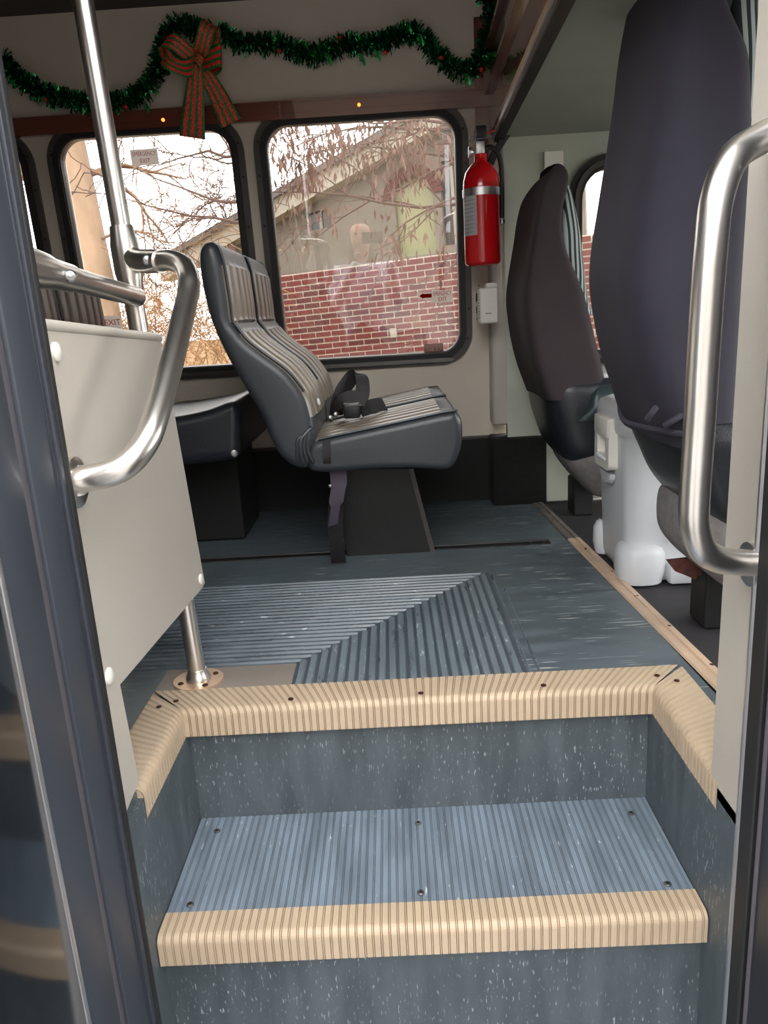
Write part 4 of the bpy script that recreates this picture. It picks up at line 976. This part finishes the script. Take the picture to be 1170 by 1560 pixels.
for r in range(nrow):
    zb_ = btop-(r+1)*BH
    x = bx0+(BL/2 if r % 2 else 0)
    while x < bx1-BL:
        c = BF(x+BL/2, zb_+BH/2); u, v = proj(c); kind = 0 if rnd.random() < .7 else (1 if rnd.random() < .93 else 2)
        dist = 0 if (425 < u < 712 and 380 < v < 560) else max(425-u, u-712, 380-v, v-560, 0)
        cand.append((dist, x, zb_, kind)); x += BL
cand.sort(key=lambda c: c[0])
for dist, x, zb_, kind in cand[:290]:
    o = bpy.data.objects.new('brick', BM[(kind,0)]); COL.objects.link(o); place(o, BF(x, zb_), wl)
g = G()
for dist, x, zb_, kind in cand[290:]:
    if dist > 420: continue
    a = [BF(x+p, zb_+q, o_) for o_ in (-.008,.01) for p, q in ((0,0),(BL-JT,0),(BL-JT,BH-JT),(0,BH-JT))]
    g.add(a, [(4,5,6,7),(0,1,5,4),(1,2,6,5),(2,3,7,6),(3,0,4,7)])
o = g.make('outer_bricks', M['brick'], wl); o['kind'] = 'stuff'
ra_, rb_ = BX(338,384), BX(720,172); sl = (rb_[1]-ra_[1])/(rb_[0]-ra_[0])
def ry(x): return ra_[1]+sl*(x-ra_[0])
xr = BX(770,200)[0]; xl = ra_[0]; bx1 = xr+.9
aw0, aw1, ab, at_ = BX(606,360)[0], BX(664,360)[0], btop+.02, BX(636,268)[1]
arch = [(aw0,ab),(aw1,ab)]+[((aw0+aw1)/2+(aw1-aw0)/2*math.cos(a), at_-(aw1-aw0)/2*.9+(aw1-aw0)/2*.9*math.sin(a)) for a in [math.pi*k/14 for k in range(15)]]
darkw = [(BX(467,340)[0], BX(467,352)[1]), (BX(505,340)[0], BX(505,318)[1])]
dk2 = [(BX(672,300)[0], BX(672,375)[1]), (BX(705,300)[0], BX(705,240)[1])]
def rc(p): return [(p[0][0],p[0][1]),(p[1][0],p[0][1]),(p[1][0],p[1][1]),(p[0][0],p[1][1])]
g = G(); g.plate([(xl-.2,btop),(bx1,btop),(bx1,ry(xr)-sl*(bx1-xr)),(xr,ry(xr)),(xl-.2,ry(xl-.2))] if ry(xl-.2) > btop else [(xl+(btop-ry(xl))/sl,btop),(bx1,btop),(bx1,ry(xr)-sl*(bx1-xr)),(xr,ry(xr))], [arch, rc(darkw), rc(dk2)], BF, -.3, 0.0); g.make('gable_wall', M['siding'], hb)
g = G(); g.plate(arch, [], BF, -.12, -.08); pn = g.make('arch_reflection', M['yellowreflection'], hb)  # arch stands in for a reflection in the bus glass, built into the gable
rx, ryy = (aw1-aw0)/2, (aw1-aw0)/2*.9
for k in range(15):
    a0, a1 = math.pi*(k+.06)/15, math.pi*(k+.94)/15; cx_, cy_ = (aw0+aw1)/2, at_-ryy
    q = [(cx_+(rx+d_)*math.cos(a), cy_+(ryy+d_)*math.sin(a)) for a, d_ in ((a0,0),(a1,0),(a1,.14),(a0,.14))]
    g = G(); g.plate(q, [], BF, -.05, .03); g.make('arch_reflection_brick', M['brick2'], hb)
for rct in (darkw, dk2):
    g = G(); g.plate(rc(rct), [], BF, -.15, -.1); wn = g.make('house_window', M['darkglass'], hb)
    (a0,b0),(a1,b1) = rct; g = G(); g.plate([((a0+a1)/2-.02,b0),((a0+a1)/2+.02,b0),((a0+a1)/2+.02,b1),((a0+a1)/2-.02,b1)], [], BF, -.1, -.07); g.make('mullion', M['fascia'], wn)
g = G(); g.plate([(xl-.9,ry(xl-.9)-.02),(xr,ry(xr)-.02),(xr,ry(xr)+.20),(xl-.9,ry(xl-.9)+.20)], [], BF, -.05, .25); g.make('fascia_board', M['fascia'], hb)
g = G(); g.plate([(xr,ry(xr)-.02),(bx1+.6,ry(xr)-sl*(bx1+.6-xr)-.02),(bx1+.6,ry(xr)-sl*(bx1+.6-xr)+.2),(xr,ry(xr)+.20)], [], BF, -.05, .25); g.make('fascia_board', M['fascia'], hb)
g = G(); g.plate([(xl-.9,ry(xl-.9)+.20),(xr,ry(xr)+.20),(xr,ry(xr)+.28),(xl-.9,ry(xl-.9)+.28)], [], BF, -6.0, .32); g.make('roof_slope', M['roof'], hb)
g = G(); g.plate([(xr,ry(xr)+.20),(bx1+.6,ry(xr)-sl*(bx1+.6-xr)+.2),(bx1+.6,ry(xr)-sl*(bx1+.6-xr)+.28),(xr,ry(xr)+.28)], [], BF, -6.0, .32); g.make('roof_slope', M['roof'], hb)
pp_ = BX(600,507,.02); g = G(); g.plate([(pp_[0]-.045,pp_[1]-.06),(pp_[0]+.045,pp_[1]-.06),(pp_[0]+.045,pp_[1]+.06),(pp_[0]-.045,pp_[1]+.06)], [], BF, .01, .05); g.make('outlet_box', M['fascia'], hb)

# trees --------------------------------------------------------------
def branchy(start, dirv, length, r, depth, rnd, out, droop=0.0, wig=.25, tips=None):
    n = 6; p = Vector(start); d = Vector(dirv).normalized(); pts = [p.copy()]; rs = [r]
    for k in range(n):
        d = (d+Vector((rnd.gauss(0,wig),rnd.gauss(0,wig),rnd.gauss(0,wig)-droop))).normalized(); p = p+d*length/n
        pts.append(p.copy()); rs.append(r*(1-.75*(k+1)/n))
        if depth > 0 and k >= 1 and rnd.random() < .85:
            s = (d+Vector((rnd.gauss(0,.8),rnd.gauss(0,.8),rnd.gauss(0,.6)-droop))).normalized()
            branchy(p, s, length*rnd.uniform(.45,.7), rs[-1]*.7, depth-1, rnd, out, droop, wig, tips)
    if tips is not None: tips += pts[2:]
    out.append((pts, rs))
def tree(name, label, base, top, r0, limbs, mt, mb, seedv, depth=3, lim_len=2.5):
    rnd = random.Random(seedv); t = thing(name, label, 'tree', base)
    pth = smooth_pts([base, Vector(base).lerp(Vector(top),.4)+Vector((.06,0,0)), top], 8, False)
    G().tube(pth, [r0*(1-.5*i/len(pth)) for i in range(len(pth))], 14).make('trunk', mt, t, smooth=True)
    for st, d, ln, r in limbs:
        out = []; branchy(st, d, ln, r, depth, rnd, out); g = G()
        for pts, rs in out: g.tube(pts, [max(x, .004) for x in rs], 5, False)
        g.make('branch', mb, t, smooth=True)
    return t
ts_ = [P(155,495,Y=8.0), P(108,235,Y=8.0)]
base = ts_[0]+(ts_[0]-ts_[1]).normalized()*1.6; base.z = GZ; topp = ts_[1]+(ts_[1]-ts_[0]).normalized()*1.2
lm = [(P(128,270,Y=8.0), (1,.1,.75), 1.0, .032), (P(122,255,Y=8), (.9,0,-.5), 1.2, .030), (P(140,370,Y=8), (.8,.2,.5), 1.0, .02), (P(110,300,Y=8), (-1,.1,.7), 1.6, .05), (P(118,240,Y=8), (.3,.3,1), 1.6, .05)]
tree('sycamore_tree', 'pale mottled trunk tree behind the left window', base, topp, .20, lm, M['bark'], M['branch2'], 3, 3)
def bare(label, base_px, Y, limbs_px, seedv, r=.022, depth=3, m=M['branch']):
    b = P(*base_px, Y=Y); b.z = GZ
    lm = [(P(u,v,Y=Y), (P(u2,v2,Y=Y)-P(u,v,Y=Y)), (P(u2,v2,Y=Y)-P(u,v,Y=Y)).length*1.1, r) for u,v,u2,v2 in limbs_px]
    return tree('bare_tree', label, b, P(*base_px, Y=Y), .09, lm, M['branch'], m, seedv, depth)
bare('dark bare branches reaching across the left window from behind the frame', (392,235), 6.5, [(392,235,250,233),(390,300,200,330),(385,262,300,250),(392,340,210,300)], 12, .016, 2)
bare('thin bushy bare tree in the right half of the left window', (352,362), 11, [(352,362,310,300),(352,362,345,290),(352,362,375,300),(352,362,330,320)], 22, .02, 3)
# dry shrubs along the verge
def shrub(label, u, v0, v1, Y, wpx, seedv, n=22):
    rnd = random.Random(seedv); b = P(u, v0, Y=Y); t = thing('dry_shrub', label, 'shrub', b); h_ = P(u,v1,Y=Y).z-b.z; wd_ = wpx/F*Y
    g = G()
    for k in range(n):
        out = []; s = b+Vector((rnd.uniform(-wd_,wd_)*.5, rnd.uniform(-.4,.4), 0)); branchy(s, (rnd.gauss(0,.35),rnd.gauss(0,.2),1), h_*rnd.uniform(.6,1.1),   .008, 2, rnd, out)
        for pts, rs in out: g.tube(pts, [max(x,.004) for x in rs], 4, False)
    g.make('twigs', M['dryshrub'], t)['kind'] = 'stuff'
    G().tube([Vector((b.x,b.y,GZ)), b+Vector((0,0,.1))], [.03,.02], 8).make('stem', M['branch2'], t)
shrub('tan dry shrub at the bottom of the left window beside the stanchion', 245, 570, 420, 8.5, 90, 31)
shrub('tan dry shrub at the bottom of the left window close to the bench seat', 330, 575, 440, 9.0, 90, 32)
shrub('tan dry shrub behind the pale mottled trunk', 185, 570, 440, 9.5, 90, 33)
g = G(); g.box((-14,24,GZ),(-3,24.2,P(250,522,Y=24).z),0); struct(g.make('wall_hedge', mat('tan_hedge', (150,124,96), .95, var=.4, vs=6, bump=1, bs=40)), 'distant tan hedge')
# tree of hanging dry leaves in front of the house
rnd = random.Random(9); Yt = 7.0
b = P(760,330,Y=Yt); t = thing('leafy_tree', 'tree with hanging dry brown leaves in front of the brick house', 'tree', Vector((b.x,b.y,GZ)))
G().tube([Vector((b.x,b.y,GZ)), b, b+Vector((-.1,0,2.0))], [.11,.09,.05], 12).make('trunk', M['branch'], t, smooth=True)
tips = []
for u, v, u2, v2 in ((755,250,560,215),(755,200,430,190),(755,230,470,300),(755,280,590,330),(755,160,620,150),(755,300,440,380),(757,330,600,420),(755,180,520,240)):
    a, c = P(u,v,Y=Yt), P(u2,v2,Y=Yt+rnd.uniform(-.5,.5)); out = []
    branchy(a, c-a, (c-a).length*1.05, .018, 2, rnd, out, .02, .13, tips); g = G()
    for pts, rs in out: g.tube(pts, [max(x,.003) for x in rs], 5, False)
    g.make('branch', M['branch'], t, smooth=True)
g = G()
for p in tips:
    if rnd.random() < .35: continue
    cl = p+Vector((rnd.gauss(0,.1),rnd.gauss(0,.1),rnd.gauss(-.02,.06))); uu, vv = proj(cl)
    if uu < 415 or vv > 400 or rnd.random() < .3: continue
    for k in range(6):
        q = cl+Vector((rnd.gauss(0,.07),rnd.gauss(0,.07),rnd.gauss(-.03,.05))); ln = rnd.uniform(.05,.12); a = rnd.uniform(0,3.14); s = Vector((math.cos(a),math.sin(a),0))*rnd.uniform(.008,.017); tl_ = Vector((rnd.gauss(0,.02),rnd.gauss(0,.02),-ln))
        g.add([q, q+tl_*.45+s, q+tl_, q+tl_*.45-s], [(0,1,2,3)])
g.make('dry_leaves', M['dryleaf'], t)['kind'] = 'stuff'

# ================================================================== THE PHOTOGRAPHER, MIRRORED FAINTLY IN THE WINDOW
def skin(name, pts, edges, m, parent, sub=2):
    o_ = Vector(pts[0][:3]); me = bpy.data.meshes.new(name); me.from_pydata([Vector(p[:3])-o_ for p in pts], edges, []); me.materials.append(m)
    o = bpy.data.objects.new(name, me); COL.objects.link(o); place(o, o_, parent)
    me.skin_vertices if me.skin_vertices else None
    sk = o.modifiers.new('skin', 'SKIN'); sk.use_smooth_shade = True
    if not me.skin_vertices: 
        bm = bmesh.new(); bm.from_mesh(me); bm.verts.layers.skin.verify(); bm.to_mesh(me); bm.free()
    for i, p in enumerate(pts): me.skin_vertices[0].data[i].radius = (p[3], p[4] if len(p) > 4 else p[3])
    me.skin_vertices[0].data[0].use_root = True
    if name == 'jeans': me.skin_vertices[0].data[4].use_root = True
    ss = o.modifiers.new('sub', 'SUBSURF'); ss.levels = sub; ss.render_levels = sub
    return o
px_, py_ = -.17, -.36
man = thing('person', 'person in pale grey jacket and jeans holding up a phone outside the door', 'person', (px_, py_, GZ))
def q(x, y, z, *r): return (px_+x, py_+y, GZ+z, *r)
skin('body', [q(0,0,1.42,.055),q(0,.01,1.50,.052),q(0,.03,1.56,.075),q(0,.035,1.64,.088),q(0,.03,1.72,.072)], [(0,1),(1,2),(2,3),(3,4)], M['skin'], man)
skin('jacket', [q(0,0,.84,.155,.125),q(0,0,1.08,.15,.115),q(0,-.01,1.28,.18,.12),q(0,-.01,1.40,.13,.10),
  q(-.19,0,1.36,.075),q(-.25,.03,1.10,.058),q(-.14,.25,1.30,.046),q(-.03,.31,1.48,.036),
  q(.19,0,1.36,.075),q(.27,.03,1.10,.058),q(.24,.23,1.30,.046),q(.21,.30,1.47,.036)], [(0,1),(1,2),(2,3),(2,4),(4,5),(5,6),(6,7),(2,8),(8,9),(9,10),(10,11)], M['jacket'], man)
skin('jeans', [q(-.085,0,.96,.10),q(-.085,0,.80,.088),q(-.11,.02,.48,.066),q(-.11,-.01,.09,.048),q(.085,0,.96,.10),q(.085,0,.80,.088),q(.11,.02,.48,.066),q(.11,-.01,.09,.048)], [(0,1),(1,2),(2,3),(4,5),(5,6),(6,7)], M['jeans'], man)
for sx_ in (-.11,.11): skin('shoe', [q(sx_,-.04,.045,.045),q(sx_,.06,.045,.045),q(sx_,.17,.035,.034)], [(0,1),(1,2)], M['black'], man)
skin('hair', [q(0,-.02,1.73,.075),q(0,-.05,1.66,.085),q(-.06,-.04,1.50,.05),q(-.08,.02,1.34,.035),q(.06,-.04,1.50,.05),q(.08,.02,1.34,.035)], [(0,1),(1,2),(2,3),(1,4),(4,5)], M['hair'], man)
for sx_ in (-1,1): G().lathe(Vector(q(sx_*.033,.114,1.642)), [(.001,0),(.009,.004),(.011,.009),(.009,.014),(.001,.018)], 10).make('eye', M['ink'], man)
skin('nose', [q(0,.118,1.645,.010),q(0,.135,1.612,.014)], [(0,1)], M['skin'], man, 1)
for sx_, hx_ in ((-1,-.02),(1,.20)):
    hand = [q(hx_,.31,1.49,.030,.02),q(hx_,.325,1.55,.036,.018)]; ed_ = [(0,1)]
    ho = skin('hand', hand, ed_, M['skin'], man, 1)
    for k in range(4):
        dx = -.027+.018*k; ln = (.062,.07,.066,.052)[k]
        skin('finger', [q(hx_+dx,.325,1.57,.0085),q(hx_+dx,.325+.012,1.57+ln*.5,.008),q(hx_+dx-sx_*.004,.322,1.57+ln,.007)], [(0,1),(1,2)], M['skin'], ho, 1)
    skin('thumb', [q(hx_-sx_*.03,.315,1.52,.011),q(hx_-sx_*.05,.318,1.55,.010),q(hx_-sx_*.056,.325,1.585,.008)], [(0,1),(1,2)], M['skin'], ho, 1)
g = G(); g.box(q(.02,.333,1.60), q(.17,.341,1.68), .004); tag(g.make('phone', M['black']), 'black phone held up by the photographer outside the door', 'phone')

# unseen building added behind the photographer to darken and pattern the window reflection
t = thing('added_building', 'low tan building added out of view to darken the reflection in the window', 'building', (0,-12,GZ))
g = G(); g.box((-16,-12.3,GZ),(16,-12,GZ+5.2)); g.make('facade', mat('tan_facade', (112,102,90), .9, var=.1, vs=1), t)
g = G(); g.box((-16.4,-12.6,GZ+5.2),(16.4,-11.6,GZ+5.5)); g.make('eaves', M['roof'], t)
for x0_ in (-6.2,-2.6,1.4,5.0):  # pale doors added to put light rectangles into the reflection
    g = G(); g.box((x0_,-12.0,GZ+.4),(x0_+1.0,-11.95,GZ+3.4)); dr = g.make('white_door', M['white'], t)
    g = G(); g.box((x0_+.12,-11.95,GZ+1.6),(x0_+.88,-11.93,GZ+3.2)); g.make('door_pane', M['darkglass'], dr)
